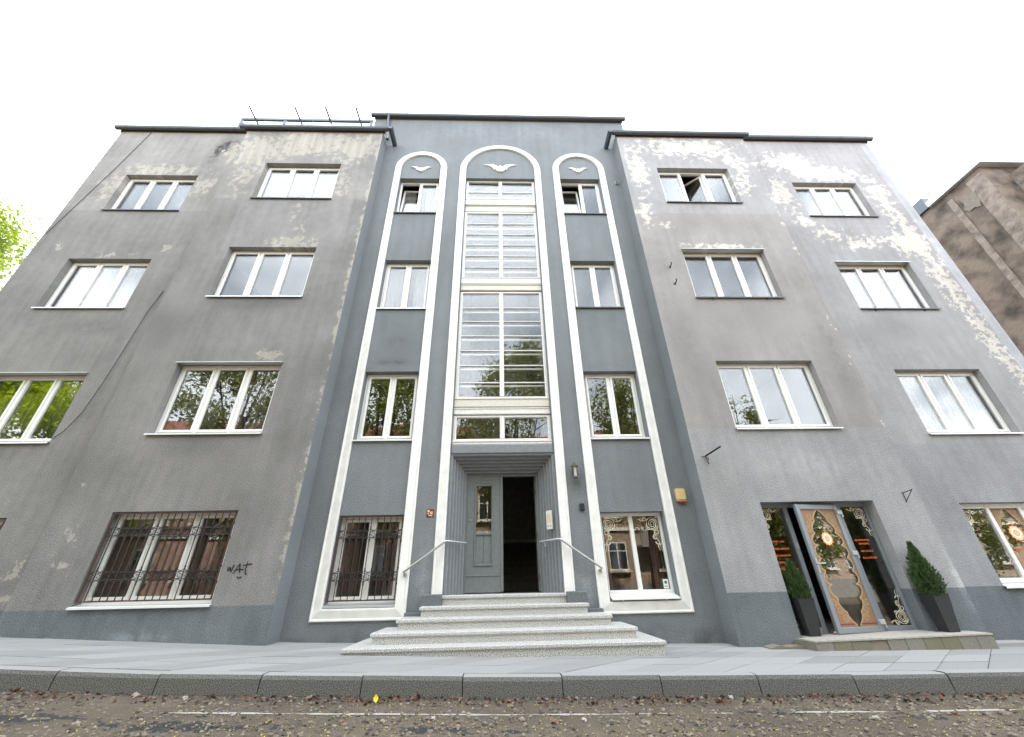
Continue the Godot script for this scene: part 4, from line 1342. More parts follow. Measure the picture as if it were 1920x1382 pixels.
	var wr2 := [{"open": {1: "turn"}, "sill": M.sill_dark}, {"flashing": true, "brackets": true, "sill": M.sill_dark}, {"sill": M.sill_white}]
	var wr1 := [{"sill": M.sill_dark}, {"flashing": true, "brackets": true, "sill": M.sill_dark}, {"curtains": half, "sill": M.sill_white}]
	for k in 4:
		window(b, -11.13, -9.04, ROWS[k][0], ROWS[k][1], ZC, 3, wl1[k])
		window(b, -6.80, -4.63, ROWS[k][0], ROWS[k][1], ZB, 3, wl2[k])
	for k in 3:
		window(b, 4.80, 6.98, ROWS[k][0], ROWS[k][1], ZB, 3, wr2[k])
		window(b, 9.28, 11.37, ROWS[k][0], ROWS[k][1], ZC, 3, wr1[k])
	var sl := [{"open": {0: "tilt"}, "curtains": half, "sill": M.sill_dark}, {"curtains": half}, {"sill": M.sill_white}, {"sill": M.sill}]
	var sr := [{"open": {0: "tilt"}, "sill": M.sill_dark}, {"sill": M.sill_dark}, {"sill": M.sill_white}]
	for k in 4:
		window(b, ch[k][0], ch[k][1], ch[k][2], ch[k][3], ZC, 2, sl[k])
	for k in 3:
		window(b, ch[4 + k][0], ch[4 + k][1], ch[4 + k][2], ch[4 + k][3], ZC, 2, sr[k])
	# grilles on the ground floor
	grille(b, -6.77, -4.66, -0.14, 1.215, ZB - 0.03, 17)
	grille(b, -11.1, -9.07, -0.14, 1.215, ZC - 0.03, 17)
	grille(b, -2.985, -1.815, -0.22, 1.165, ZC - 0.03, 9)
	# --- arched surrounds, reliefs
	surround(b, -3.2, -1.6, -0.51, 11.45, ZC, true)
	surround(b, 1.715, 3.355, -0.5, 11.45, ZC, true)
	surround(b, -1.19, 1.32, -0.6, 11.38, ZC, false)
	bird(b, Vector2(-2.4, 11.36), 0.31, ZC)
	bird(b, Vector2(0.063, 11.44), 0.50, ZC)
	bird(b, Vector2(2.52, 11.4), 0.31, ZC)
	# --- stair windows one above another, weathered timber rails between them
	var zs := ZC - 0.09
	var k1 := 1.013
	var xa := -0.985
	var xb := 1.11
	stair_window(b, xa, xb, 9.99 * k1, 11.01, zs, [10.37 * k1])
	stair_window(b, xa, xb, 6.98 * k1, 9.48 * k1, zs, [7.38 * k1, 7.79 * k1, 8.19 * k1, 8.6 * k1, 9.02 * k1])
	stair_window(b, xa, xb, 3.56 * k1, 6.54 * k1, zs, [3.96 * k1, 4.40 * k1, 4.80 * k1, 5.21 * k1, 5.63 * k1, 6.04 * k1])
	stair_window(b, xa, xb, 2.60 * k1, 3.17 * k1, zs, [])
	for r in [[9.74, 9.99, 0.05, true], [9.5, 9.74, 0.0, false], [6.76, 6.98, 0.05, true], [6.56, 6.76, 0.03, false], [3.34, 3.56, 0.05, false], [3.18, 3.34, 0.03, true], [2.5, 2.6, 0.06, true]]:
		var tb := MB.new()
		tb.cbox(Vector3(xa + 0.002, float(r[0]) * k1 + 0.006, zs - 0.1), Vector3(xb - 0.002, float(r[1]) * k1 - 0.006, zs + float(r[2])), 0.012)
		tb.cbox(Vector3(xa + 0.002, float(r[1]) * k1 - 0.04, zs + float(r[2]) - 0.01), Vector3(xb - 0.002, float(r[1]) * k1 - 0.012, zs + float(r[2]) + 0.018), 0.008)
		obj("timber_rail", tb, M.timber_white if r[3] else M.timber_old, b)
	build_portal(b)
	build_shop(b, ch)
	return b

func build_portal(b: Node3D) -> void:
	var y_top := 2.34
	var zd := -8.43
	# grey lintel board over the portal
	var li := MB.new()
	li.cbox(Vector3(-0.983, y_top, ZC - 0.08), Vector3(1.108, 2.525, ZC + 0.02), 0.015)
	obj("lintel", li, M.grey_paint, b)
	# fluted reveals stepping back to the door frame
	var fl := MB.new()
	var prof := []
	for k in 6:
		var t := 0.05 * k
		var d := 0.082 * k
		prof.append([t, d])
		prof.append([t + 0.03, d + 0.002])
		prof.append([t + 0.044, d + 0.014])
		prof.append([t + 0.05, d + 0.034])
		prof.append([t + 0.05, d + 0.070])
		prof.append([t + 0.044, d + 0.082])
	prof.append([0.3, 0.52])
	var path := func(t: float) -> Array:
		return [Vector2(-0.983 + t, -0.62), Vector2(-0.983 + t, y_top - t), Vector2(1.108 - t, y_top - t), Vector2(1.108 - t, -0.62)]
	for k in prof.size() - 1:
		var p: Array = path.call(prof[k][0])
		var q: Array = path.call(prof[k + 1][0])
		var za: float = ZC - 0.01 - prof[k][1]
		var zb: float = ZC - 0.01 - prof[k + 1][1]
		for i in 3:
			fl.quad(Vector3(p[i].x, p[i].y, za), Vector3(q[i].x, q[i].y, zb), Vector3(q[i + 1].x, q[i + 1].y, zb), Vector3(p[i + 1].x, p[i + 1].y, za))
	obj("fluted_reveal", fl, M.grey_paint, b)
	# door frame
	var x0 := -0.69
	var x1 := 0.80
	var y0 := -0.155
	var yt := 2.045
	var fr := MB.new()
	fr.cbox(Vector3(x0 - 0.02, y0, zd - 0.1), Vector3(x0 + 0.035, yt, zd), 0.006)
	fr.cbox(Vector3(x1 - 0.035, y0, zd - 0.1), Vector3(x1 + 0.03, yt, zd), 0.006)
	fr.cbox(Vector3(x0 + 0.033, yt - 0.05, zd - 0.1), Vector3(x1 - 0.033, yt, zd - 0.003), 0.006)
	obj("door_frame", fr, M.door_paint, b)
	# shut leaf
	var dl := part("door", b)
	var lx0 := x0 + 0.037
	var lx1 := 0.055
	var lt := yt - 0.052
	var zl := zd - 0.02
	var st := MB.new()
	var gx0 := -0.48
	var gx1 := -0.16
	var gy0 := 0.88
	var gy1 := 1.80
	var py0 := 0.33
	st.box(Vector3(lx0, y0 + 0.012, zl - 0.045), Vector3(gx0, lt, zl))
	st.box(Vector3(gx1, y0 + 0.012, zl - 0.045), Vector3(lx1, lt, zl))
	st.box(Vector3(gx0, gy1, zl - 0.045), Vector3(gx1, lt, zl))
	st.box(Vector3(gx0, y0 + 0.012, zl - 0.045), Vector3(gx1, py0, zl))
	st.box(Vector3(gx0, gy0 - 0.03, zl - 0.045), Vector3(gx1, gy0, zl - 0.004))
	obj("leaf", st, M.door_paint, dl)
	var mo := MB.new()
	for s in [[gx0 - 0.03, py0 - 0.035, gx0 + 0.006, gy1 + 0.03], [gx1 - 0.006, py0 - 0.035, gx1 + 0.03, gy1 + 0.03]]:
		mo.cbox(Vector3(s[0], s[1], zl - 0.002), Vector3(s[2], s[3], zl + 0.018), 0.008)
	mo.cbox(Vector3(gx0 + 0.004, gy1 - 0.004, zl - 0.002), Vector3(gx1 - 0.004, gy1 + 0.029, zl + 0.017), 0.008)
	mo.cbox(Vector3(gx0 + 0.004, py0 - 0.034, zl - 0.002), Vector3(gx1 - 0.004, py0 + 0.012, zl + 0.024), 0.01)
	mo.cbox(Vector3(gx0 + 0.006, gy0 - 0.028, zl - 0.003), Vector3(gx1 - 0.006, gy0 - 0.008, zl + 0.012), 0.006)
	mo.cbox(Vector3(lx0 + 0.002, 0.125, zl - 0.002), Vector3(lx1 - 0.002, 0.15, zl + 0.014), 0.006)
	mo.cbox(Vector3(lx1 - 0.05, y0 + 0.02, zl - 0.002), Vector3(lx1 + 0.012, lt - 0.002, zl + 0.02), 0.008)
	obj("moulding", mo, M.door_paint, dl)
	var pn := MB.new()
	for k in 2:
		var pa := lerpf(gx0, gx1, 0.5 * k) + 0.002
		pn.cbox(Vector3(pa, py0, zl - 0.03), Vector3(pa + 0.156, gy0 - 0.03, zl - 0.018), 0.004)
	obj("panel", pn, M.door_paint, dl)
	inst("pane", pane_mesh(gx1 - gx0, gy1 - gy0), M.glass, dl, at(Vector3((gx0 + gx1) / 2, (gy0 + gy1) / 2, zl - 0.012)))
	var hd := MB.new()
	hd.tube([Vector3(-0.62, 1.13, zl), Vector3(-0.62, 1.13, zl + 0.03), Vector3(-0.58, 1.13, zl + 0.035), Vector3(-0.55, 1.125, zl + 0.03)], 0.006, 6)
	obj("handle", hd, M.steel, dl)
	var plt := MB.new()
	plt.cbox(Vector3(-0.38, 1.92, zl), Vector3(-0.17, 1.965, zl + 0.012), 0.004)
	plt.cbox(Vector3(-0.38, 1.85, zl), Vector3(-0.17, 1.875, zl + 0.006), 0.003)
	obj("number_plate", plt, M.door_paint, dl)
	# open leaf, swung into the hall
	var od := part("door", b)
	var ol := MB.new()
	ol.xf = Transform3D(Basis(Vector3.UP, -1.62), Vector3(x1 - 0.04, 0, zd - 0.06))
	ol.cbox(Vector3(-0.70, y0 + 0.012, -0.022), Vector3(0, lt, 0.022), 0.005)
	obj("leaf", ol, M.door_paint, od)
	var oe := MB.new()
	oe.box(Vector3(x1 - 0.06, y0 + 0.02, zd - 0.09), Vector3(x1 - 0.037, lt - 0.01, zd - 0.07))
	obj("edge_strip", oe, M.iron_rust, od)
	for y in [0.05, 0.8, 1.62]:
		var hg := MB.new()
		hg.tube([Vector3(x1 - 0.05, y, zd - 0.055), Vector3(x1 - 0.05, y + 0.1, zd - 0.055)], 0.012, 8)
		obj("hinge", hg, M.brown_wood, od)
	# entrance hall
	var ha := part("hall", b)
	var sd := MB.new()
	sd.box(Vector3(-1.05, 0.95, -11.5), Vector3(-1.0, 2.75, zd - 0.1))
	sd.box(Vector3(1.12, 0.95, -11.5), Vector3(1.17, 2.75, zd - 0.1))
	sd.box(Vector3(-1.05, 0.95, -11.55), Vector3(1.17, 2.75, -11.5))
	sd.box(Vector3(-1.05, 2.75, -11.55), Vector3(1.17, 2.8, zd - 0.1))
	sd.box(Vector3(-1.05, yt, zd - 0.16), Vector3(1.17, 2.75, zd - 0.1))
	obj("plaster", sd, M.inside, ha)
	var dd := MB.new()
	dd.box(Vector3(-1.05, -0.15, -11.5), Vector3(-0.99, 0.95, zd - 0.1))
	dd.box(Vector3(1.11, -0.15, -11.5), Vector3(1.17, 0.95, zd - 0.1))
	dd.box(Vector3(-1.05, -0.15, -11.55), Vector3(1.17, 0.95, -11.49))
	dd.box(Vector3(-1.05, -0.25, -11.55), Vector3(1.17, -0.158, zd - 0.02))
	dd.box(Vector3(-1.05, -0.15, zd - 0.16), Vector3(x0 - 0.02, 2.0, zd - 0.1))
	dd.box(Vector3(x1 + 0.03, -0.15, zd - 0.16), Vector3(1.17, 2.0, zd - 0.1))
	obj("dado", dd, M.inside_dark, ha)
	var bt := MB.new()
	bt.cbox(Vector3(-1.0, 0.94, -11.5), Vector3(1.12, 1.03, -11.4), 0.01)
	obj("dado_rail", bt, M.concrete, ha)
	for k in 5:
		var tr := MB.new()
		tr.cbox(Vector3(-0.2, -0.16, -10.0 - 0.28 * k), Vector3(1.1, 0.02 + 0.165 * k, -11.48), 0.01)
		obj("stair_step", tr, M.inside_dark, ha)
	var nb := MB.new()
	nb.tube([Vector3(-0.24, 0.0, -9.85), Vector3(-0.24, 0.75, -9.85)], 0.03, 8)
	nb.tube([Vector3(-0.24, 0.72, -9.85), Vector3(-0.24, 1.6, -11.3)], 0.03, 8)
	obj("banister", nb, M.brown_wood, ha)

func build_shop(b: Node3D, ch: Array) -> void:
	# glazed shop front in the right bay
	var z := ZB - 0.2
	var f := part("shop_front", b)
	var yb := -0.835
	var yt := 1.235
	var fr := MB.new()
	var t := 0.055
	for x in [[4.82, 4.82 + t], [5.36, 5.36 + 0.075], [6.375, 6.375 + 0.085], [6.98 - t, 6.98]]:
		fr.cbox(Vector3(x[0], yb, z - 0.06), Vector3(x[1], yt, z), 0.006)
	for x in [[4.82 + t, 5.36], [5.435, 6.375], [6.46, 6.98 - t]]:
		fr.cbox(Vector3(x[0] - 0.003, yt - 0.075, z - 0.06), Vector3(x[1] + 0.003, yt, z - 0.003), 0.006)
	for x in [[4.82 + t, 5.36], [6.46, 6.98 - t]]:
		fr.cbox(Vector3(x[0] - 0.003, yb, z - 0.06), Vector3(x[1] + 0.003, yb + 0.09, z - 0.003), 0.006)
	obj("frame", fr, M.alu, f)
	var sp := MB.new()
	sp.box(Vector3(4.82, -1.2, z - 0.1), Vector3(6.98, yb - 0.001, z + 0.2))
	obj("threshold", sp, M.concrete, f)
	for x in [[4.875, 5.36], [6.46, 6.925]]:
		inst("pane", pane_mesh(x[1] - x[0], yt - yb - 0.165), M.glass, f, at(Vector3((x[0] + x[1]) / 2, (yt - 0.075 + yb + 0.09) / 2, z - 0.03)))
	var zp := z - 0.024
	corner_scroll(f, Vector2(4.88, 1.155), 1, -1, 0.36, zp)
	corner_scroll(f, Vector2(4.88, -0.74), 1, 1, 0.36, zp)
	corner_scroll(f, Vector2(6.92, 1.155), -1, -1, 0.36, zp)
	corner_scroll(f, Vector2(6.92, -0.74), -1, 1, 0.36, zp)
	var tx := MB.new()
	var row := 0
	for q in [[4.95, 5.18, 0.56], [4.95, 5.27, 0.44], [4.95, 5.24, 0.33], [4.96, 5.2, 0.22], [4.96, 5.29, 0.11]]:
		text_strip(tx, q[0], q[1], q[2], 0.03, zp, 400 + row)
		row += 1
	for q in [[6.52, 6.79, 0.56], [6.57, 6.77, 0.50], [6.55, 6.79, 0.38], [6.55, 6.79, 0.27]]:
		text_strip(tx, q[0], q[1], q[2], 0.03, zp, 400 + row)
		row += 1
	obj("lettering", tx, M.orange_print, f)
	# the door leaf stands ajar, hinged on the right
	var d := part("door", b)
	var hx := 6.37
	var lw := 0.925
	var piv := Transform3D(Basis(Vector3.UP, 0.17), Vector3(hx, 0, z + 0.012))
	var y0 := yb + 0.012
	var y1 := yt - 0.045
	var leaf := inst("leaf", ring_mesh(lw, y1 - y0, 0.085, 0.06), M.alu, d, Transform3D(piv.basis, piv * Vector3(-lw / 2, (y0 + y1) / 2, 0.03)))
	leaf.set_meta("label", "grey metal shop door leaf ajar")
	inst("pane", pane_mesh(lw - 0.16, y1 - y0 - 0.16), M.glass, d, Transform3D(piv.basis, piv * Vector3(-lw / 2, (y0 + y1) / 2, 0.005)))
	var holder := Node3D.new()
	add(holder, "glass_print", d)
	holder.transform = Transform3D(piv.basis, piv.origin - org[d])
	org[holder] = Vector3.ZERO
	lobed_panel(holder, -lw + 0.085, -0.085, y0 + 0.085, y1 - 0.085, 0.012)
	sun_emblem(holder, Vector2(-lw / 2, 0.60), 0.105, 0.013)
	for y in [y0 + 0.14, 0.36, y1 - 0.14]:
		var hg := MB.new()
		hg.cbox(Vector3(hx - 0.05, y - 0.035, z + 0.04), Vector3(hx + 0.05, y + 0.035, z + 0.07), 0.006)
		hg.tube([Vector3(hx + 0.045, y - 0.08, z + 0.05), Vector3(hx + 0.045, y + 0.04, z + 0.05)], 0.013, 8)
		obj("hinge", hg, M.sill, d)
	var hm := MB.new()
	hm.xf = piv
	hm.cbox(Vector3(-lw + 0.025, 0.06, 0.03), Vector3(-lw + 0.06, 0.29, 0.04), 0.006)
	hm.tube([Vector3(-lw + 0.042, 0.2, 0.035), Vector3(-lw + 0.042, 0.2, 0.085), Vector3(-lw + 0.16, 0.2, 0.09)], 0.011, 8)
	obj("handle", hm, M.steel, d)
	var lk := MB.new()
	lk.cbox(Vector3(5.385, 0.44, z), Vector3(5.415, 0.54, z + 0.012), 0.004)
	obj("lock_plate", lk, M.sill, d)
	# printed window of the outer right bay
	var w := part("window", b)
	var wf := MB.new()
	var zw := ZC - 0.15
	var wy0 := -0.17
	var wy1 := 1.235
	for x in [[9.12, 9.18], [9.78, 9.86], [10.46, 10.54], [11.19, 11.25]]:
		wf.cbox(Vector3(x[0], wy0, zw - 0.07), Vector3(x[1], wy1, zw), 0.006)
	for x in [[9.18, 9.78], [9.86, 10.46], [10.54, 11.19]]:
		wf.cbox(Vector3(x[0] - 0.003, wy1 - 0.09, zw - 0.07), Vector3(x[1] + 0.003, wy1, zw - 0.002), 0.006)
		wf.cbox(Vector3(x[0] - 0.003, wy0, zw - 0.07), Vector3(x[1] + 0.003, wy0 + 0.08, zw - 0.002), 0.006)
	obj("frame", wf, M.pvc, w)
	for x in [[9.18, 9.78], [9.86, 10.46], [10.54, 11.19]]:
		inst("pane", pane_mesh(snappedf(x[1] - x[0], 0.001), wy1 - wy0 - 0.17), M.glass, w, at(Vector3((x[0] + x[1]) / 2, (wy1 + wy0 - 0.01) / 2, zw - 0.03)))
	corner_scroll(w, Vector2(9.19, 1.13), 1, -1, 0.42, zw - 0.024)
	lobed_panel(w, 9.87, 10.45, -0.08, 1.14, zw - 0.026)
	sun_emblem(w, Vector2(10.16, 0.68), 0.13, zw - 0.024)
	var wt := MB.new()
	text_strip(wt, 9.95, 10.4, 0.36, 0.035, zw - 0.02, 500)
	obj("lettering", wt, M.orange_print, w)
	var ws := MB.new()
	rail_x(ws, PackedVector2Array([Vector2(-0.19, 0.012), Vector2(0.06, -0.03), Vector2(0.06, -0.065), Vector2(0.054, -0.065), Vector2(0.054, -0.035), Vector2(-0.19, 0.004)]), 9.1, 11.27, -0.185, ZC)
	obj("sill", ws, M.sill_white, w)
	# printed window at the foot of the right arched strip
	var v := part("window", b)
	var vf := MB.new()
	var x0: float = ch[7][0]
	var x1: float = ch[7][1]
	var vy0: float = ch[7][2] + 0.05
	var vy1: float = ch[7][3]
	var xm := (x0 + x1) / 2 + 0.005
	for x in [[x0, x0 + 0.05], [xm - 0.04, xm + 0.04], [x1 - 0.05, x1]]:
		vf.cbox(Vector3(x[0], vy0, zw - 0.07), Vector3(x[1], vy1, zw), 0.006)
	for x in [[x0 + 0.05, xm - 0.04], [xm + 0.04, x1 - 0.05]]:
		vf.cbox(Vector3(x[0] - 0.003, vy1 - 0.06, zw - 0.07), Vector3(x[1] + 0.003, vy1, zw - 0.002), 0.006)
		vf.cbox(Vector3(x[0] - 0.003, vy0, zw - 0.07), Vector3(x[1] + 0.003, vy0 + 0.075, zw - 0.002), 0.006)
	obj("frame", vf, M.pvc, v)
	for x in [[x0 + 0.05, xm - 0.04], [xm + 0.04, x1 - 0.05]]:
		inst("pane", pane_mesh(snappedf(x[1] - x[0], 0.001), snappedf(vy1 - vy0 - 0.135, 0.001)), M.glass, v, at(Vector3((x[0] + x[1]) / 2, (vy1 + vy0 + 0.015) / 2, zw - 0.03)))
	corner_scroll(v, Vector2(x0 + 0.06, vy1 - 0.075), 1, -1, 0.42, zw - 0.024)
	corner_scroll(v, Vector2(x1 - 0.06, vy1 - 0.075), -1, -1, 0.42, zw - 0.024)
	var stk := MB.new()
	stk.quad(Vector3(x1 - 0.17, vy0 + 0.085, zw - 0.024), Vector3(x1 - 0.075, vy0 + 0.085, zw - 0.024), Vector3(x1 - 0.075, vy0 + 0.235, zw - 0.024), Vector3(x1 - 0.17, vy0 + 0.235, zw - 0.024))
	obj("sticker", stk, M.paper, v)
	var sc := MB.new()
	sc.disc(Vector2(x1 - 0.122, vy0 + 0.185), 0.026, zw - 0.022, 16)
	sc.quad(Vector3(x1 - 0.155, vy0 + 0.115, zw - 0.022), Vector3(x1 - 0.09, vy0 + 0.115, zw - 0.022), Vector3(x1 - 0.09, vy0 + 0.126, zw - 0.022), Vector3(x1 - 0.155, vy0 + 0.126, zw - 0.022))
	obj("sticker_print", sc, M.blue_print, v)
	var vs := MB.new()
	rail_x(vs, PackedVector2Array([Vector2(-0.16, 0.03), Vector2(0.1, -0.03), Vector2(0.1, -0.05), Vector2(0.094, -0.05), Vector2(0.094, -0.036), Vector2(-0.16, 0.022)]), x0 + 0.01, x1 - 0.01, vy0 - 0.02, ZC)
	for bx in [x0 + 0.2, x1 - 0.25]:
		vs.box(Vector3(bx, vy0 - 0.13, ZC + 0.06), Vector3(bx + 0.012, vy0 - 0.06, ZC + 0.075))
	obj("sill", vs, M.sill_white, v)
	for s in [[x0 + 0.1, 0.22], [x1 - 0.12, 0.2]]:
		inst("curtain", curtain_mesh(s[1], 1.35, 3), M.drape, v, at(Vector3(s[0], 0.5, zw - 0.3)))

# ------------------------------------------------------------------ steps, rails and small things on the front
func build_steps() -> void:
	var o := thing("entrance_steps", "five speckled pale granite steps rising to the entrance portal", "steps", Vector3(0.08, -0.9, -7.2))
	var spec := [[-6.65, 2.263, -0.748], [-6.95, 1.97, -0.601], [-7.23, 1.68, -0.454], [-7.51, 1.387, -0.307], [-7.80, 1.09, -0.16]]
	for k in 5:
		var s := part("step", o)
		var zf: float = spec[k][0]
		var hw: float = spec[k][1]
		var y: float = spec[k][2]
		var zb := -8.43 if k == 4 else -7.925
		var hb := hw if k < 4 else 0.98
		var t := MB.new()
		t.cbox(Vector3(0.078 - hw, y - 0.055, zb if k < 4 else -7.925), Vector3(0.078 + hw, y, zf), 0.012)
		if k == 4:
			t.cbox(Vector3(0.063 - hb, y - 0.055, -8.50), Vector3(0.063 + hb, y - 0.001, -7.92), 0.004)
		obj("tread", t, M.granite, s)
		var r := MB.new()
		r.box(Vector3(0.078 - hw + 0.03, (y - 0.6 if k == 0 else y - 0.2), -7.92), Vector3(0.078 + hw - 0.03, y - 0.054, zf - 0.03))
		obj("riser", r, M.granite, s)
	for sx in [-1.0, 1.0]:
		var cb := MB.new()
		var xa: float = 0.078 + sx * 1.065
		cb.cbox(Vector3(xa, -0.45, -7.925), Vector3(xa + sx * 0.34, -0.14, -7.74), 0.012)
		cb.cbox(Vector3(xa + sx * 0.3, -0.75, -7.925), Vector3(xa + sx * 0.62, -0.40, -7.80), 0.012)
		cb.cbox(Vector3(xa + sx * 0.58, -1.0, -7.925), Vector3(xa + sx * 0.92, -0.60, -7.82), 0.012)
		obj("cheek_block", cb, M.cheek, o)

func build_rail(sx: float, label: String) -> void:
	var px := func(x: float) -> float: return 0.063 + sx * x
	var o := thing("handrail", label, "handrail", Vector3(px.call(1.3), 0.2, ZC), "stainless handrails beside the steps")
	var t := MB.new()
	var pts := [Vector3(px.call(1.76), 0.205, -7.80), Vector3(px.call(1.4), 0.44, -7.80), Vector3(px.call(1.09), 0.665, -7.80), Vector3(px.call(1.055), 0.688, -7.805), Vector3(px.call(1.01), 0.70, -7.83), Vector3(px.call(0.96), 0.70, -7.87), Vector3(px.call(0.70), 0.685, -8.12)]
	t.tube(pts, 0.0205, 12)
	obj("rail", t, M.steel, o)
	for q in [[Vector3(px.call(1.73), 0.21, -7.80), Vector3(px.call(1.73), 0.17, -7.80), Vector3(px.call(1.73), 0.165, -7.875)], [Vector3(px.call(0.735), 0.675, -8.09), Vector3(px.call(0.735), 0.635, -8.09), Vector3(px.call(0.80), 0.63, -8.15)]]:
		var bk := MB.new()
		bk.tube(q, 0.009, 8)
		var d: Vector3 = (q[2] - q[1]).normalized()
		bk.tube([q[2] - d * 0.008, q[2] + d * 0.004], 0.032, 14)
		obj("bracket", bk, M.steel, o)

func build_fixtures() -> void:
	build_rail(-1.0, "steel handrail rising to the shut door leaf, beside the grilled window")
	build_rail(1.0, "steel handrail rising to the open doorway, below the wall lantern")
	# old wall lantern
	var p := Vector3(1.50, 1.80, ZC)
	var l := thing("wall_lantern", "old rusty wall lantern with a glass tube beside the entrance", "lamp", p)
	var lb := MB.new()
	lb.cbox(p + Vector3(-0.035, 0.05, -0.005), p + Vector3(0.035, 0.26, 0.012), 0.006)
	lb.tube([p + Vector3(0, 0.2, 0.01), p + Vector3(0, 0.22, 0.06), p + Vector3(0, 0.21, 0.1)], 0.01, 6)
	obj("back_plate", lb, M.iron_grey, l)
	var lc := MB.new()
	lc.tube([p + Vector3(0, 0.22, 0.1), p + Vector3(0, 0.25, 0.1), p + Vector3(0, 0.275, 0.1), p + Vector3(0, 0.31, 0.1)], [0.07, 0.066, 0.03, 0.014], 12)
	lc.tube([p + Vector3(0, 0.0, 0.1), p + Vector3(0, 0.03, 0.1)], 0.062, 12)
	for k in 4:
		var a := TAU * (k + 0.5) / 4.0
		lc.tube([p + Vector3(0.045 * cos(a), 0.02, 0.1 + 0.045 * sin(a)), p + Vector3(0.045 * cos(a), 0.23, 0.1 + 0.045 * sin(a))], 0.004, 5)
	obj("cap_and_cage", lc, M.iron_grey, l)
	var lg := MB.new()
	lg.tube([p + Vector3(0, 0.032, 0.1), p + Vector3(0, 0.218, 0.1)], 0.03, 12)
	var fg := mat(Color(0.55, 0.53, 0.46), 0.35)
	obj("glass_tube", lg, fg, l)
	# black reader
	p = Vector3(1.585, 1.2, ZC)
	var kb := thing("card_reader", "small black box on the wall below the lantern", "reader", p)
	var m := MB.new()
	m.cbox(p + Vector3(-0.045, 0, -0.004), p + Vector3(0.045, 0.13, 0.05), 0.008)
	obj("housing", m, M.black_plastic, kb)
	m = MB.new()
	m.cbox(p + Vector3(-0.03, 0.03, 0.05), p + Vector3(0.03, 0.11, 0.053), 0.002)
	obj("face_plate", m, M.rubber, kb)
	# alarm siren
	p = Vector3(3.545, 1.31, ZC)
	var al := thing("alarm_box", "yellowed alarm siren box with a red lamp on the wall", "alarm", p)
	m = MB.new()
	m.prism(PackedVector2Array([Vector2(p.x - 0.085, p.y + 0.03), Vector2(p.x + 0.085, p.y + 0.03), Vector2(p.x + 0.1, p.y + 0.10), Vector2(p.x + 0.095, p.y + 0.25), Vector2(p.x + 0.075, p.y + 0.27), Vector2(p.x - 0.075, p.y + 0.27), Vector2(p.x - 0.095, p.y + 0.25), Vector2(p.x - 0.1, p.y + 0.10)]), ZC - 0.004, ZC + 0.055)
	m.cbox(p + Vector3(-0.082, 0.05, 0.054), p + Vector3(0.082, 0.255, 0.075), 0.014)
	obj("housing", m, mat(Color(0.62, 0.47, 0.22), 0.5), al)
	m = MB.new()
	m.cbox(p + Vector3(-0.075, 0.0, 0.005), p + Vector3(0.075, 0.035, 0.06), 0.01)
	obj("red_lamp", m, mat(Color(0.35, 0.02, 0.02), 0.25), al)
	# red plaque
	p = Vector3(-1.315, 1.125, ZC)
	var pq := thing("red_plaque", "small red enamel plaque with pale marks by the entrance", "plaque", p)
	m = MB.new()
	m.cbox(p + Vector3(-0.068, 0, -0.004), p + Vector3(0.068, 0.15, 0.014), 0.008)
	obj("plate", m, mat(Color(0.20, 0.035, 0.02), 0.35), pq)
	m = MB.new()
	for s in [[-0.05, 0.09, -0.015, 0.13], [-0.048, 0.055, -0.028, 0.075], [-0.005, 0.085, 0.05, 0.098], [-0.002, 0.055, 0.012, 0.085], [0.018, 0.055, 0.048, 0.075], [-0.025, 0.022, -0.008, 0.045], [0.0, 0.02, 0.04, 0.04]]:
		m.quad(p + Vector3(s[0], s[1], 0.016), p + Vector3(s[2], s[1], 0.016), p + Vector3(s[2], s[3], 0.016), p + Vector3(s[0], s[3], 0.016))
	obj("marks", m, mat(Color(0.72, 0.60, 0.34), 0.5), pq)
	# intercom on the right reveal
	p = Vector3(0.965, 0.885, ZC - 0.1)
	var ic := thing("intercom", "pale metal intercom panel with name strips on the fluted reveal", "intercom", p)
	m = MB.new()
	var turn := Transform3D(Basis(Vector3.UP, -0.78), p)
	m.xf = turn
	m.cbox(Vector3(-0.07, 0, 0.0), Vector3(0.07, 0.34, 0.03), 0.006)
	obj("panel", m, mat(Color(0.62, 0.60, 0.53), 0.4, 0.2), ic)
	m = MB.new()
	m.xf = turn
	for c in 2:
		for r in 7:
			m.box(Vector3(-0.048 + 0.055 * c, 0.12 + 0.022 * r, 0.03), Vector3(-0.01 + 0.055 * c, 0.134 + 0.022 * r, 0.032))
	obj("name_strips", m, mat(Color(0.62, 0.45, 0.15), 0.5), ic)
	m = MB.new()
	m.xf = turn
	for c in 2:
		m.disc(Vector2(-0.03 + 0.06 * c, 0.06), 0.017, 0.031, 12)
	obj("speaker_holes", m, mat(Color(0.22, 0.22, 0.21), 0.5), ic)
	# flagpole arm
	p = Vector3(4.02, 2.09, ZB)
	var fp := thing("flagpole_holder", "dark rod on a bracket jutting out over the shop wall", "bracket", p)
	m = MB.new()
	m.tube([p + Vector3(0, 0.02, 0.0), p + Vector3(0.01, 0.03, 0.58)], 0.016, 10)
	obj("rod", m, mat(Color(0.02, 0.017, 0.014), 0.6), fp)
	m = MB.new()
	m.tube([p + Vector3(-0.07, 0.02, 0.0), p + Vector3(-0.05, 0.0, 0.02), p + Vector3(0, 0.0, 0.03)], 0.008, 6)
	m.tube([p + Vector3(0.0, 0.0, 0.03), p + Vector3(0.0, -0.09, 0.03), p + Vector3(0.02, -0.13, 0.02), p + Vector3(0.03, -0.13, 0.0)], 0.008, 6)
	m.tube([p + Vector3(0.03, 0.0, 0.03), p + Vector3(0.035, -0.05, 0.03), p + Vector3(0.02, -0.07, 0.03)], 0.007, 6)
	obj("bracket", m, M.iron_rust, fp)
	# little triangular sign bracket above the right planter
	p = Vector3(7.62, 1.36, ZB)
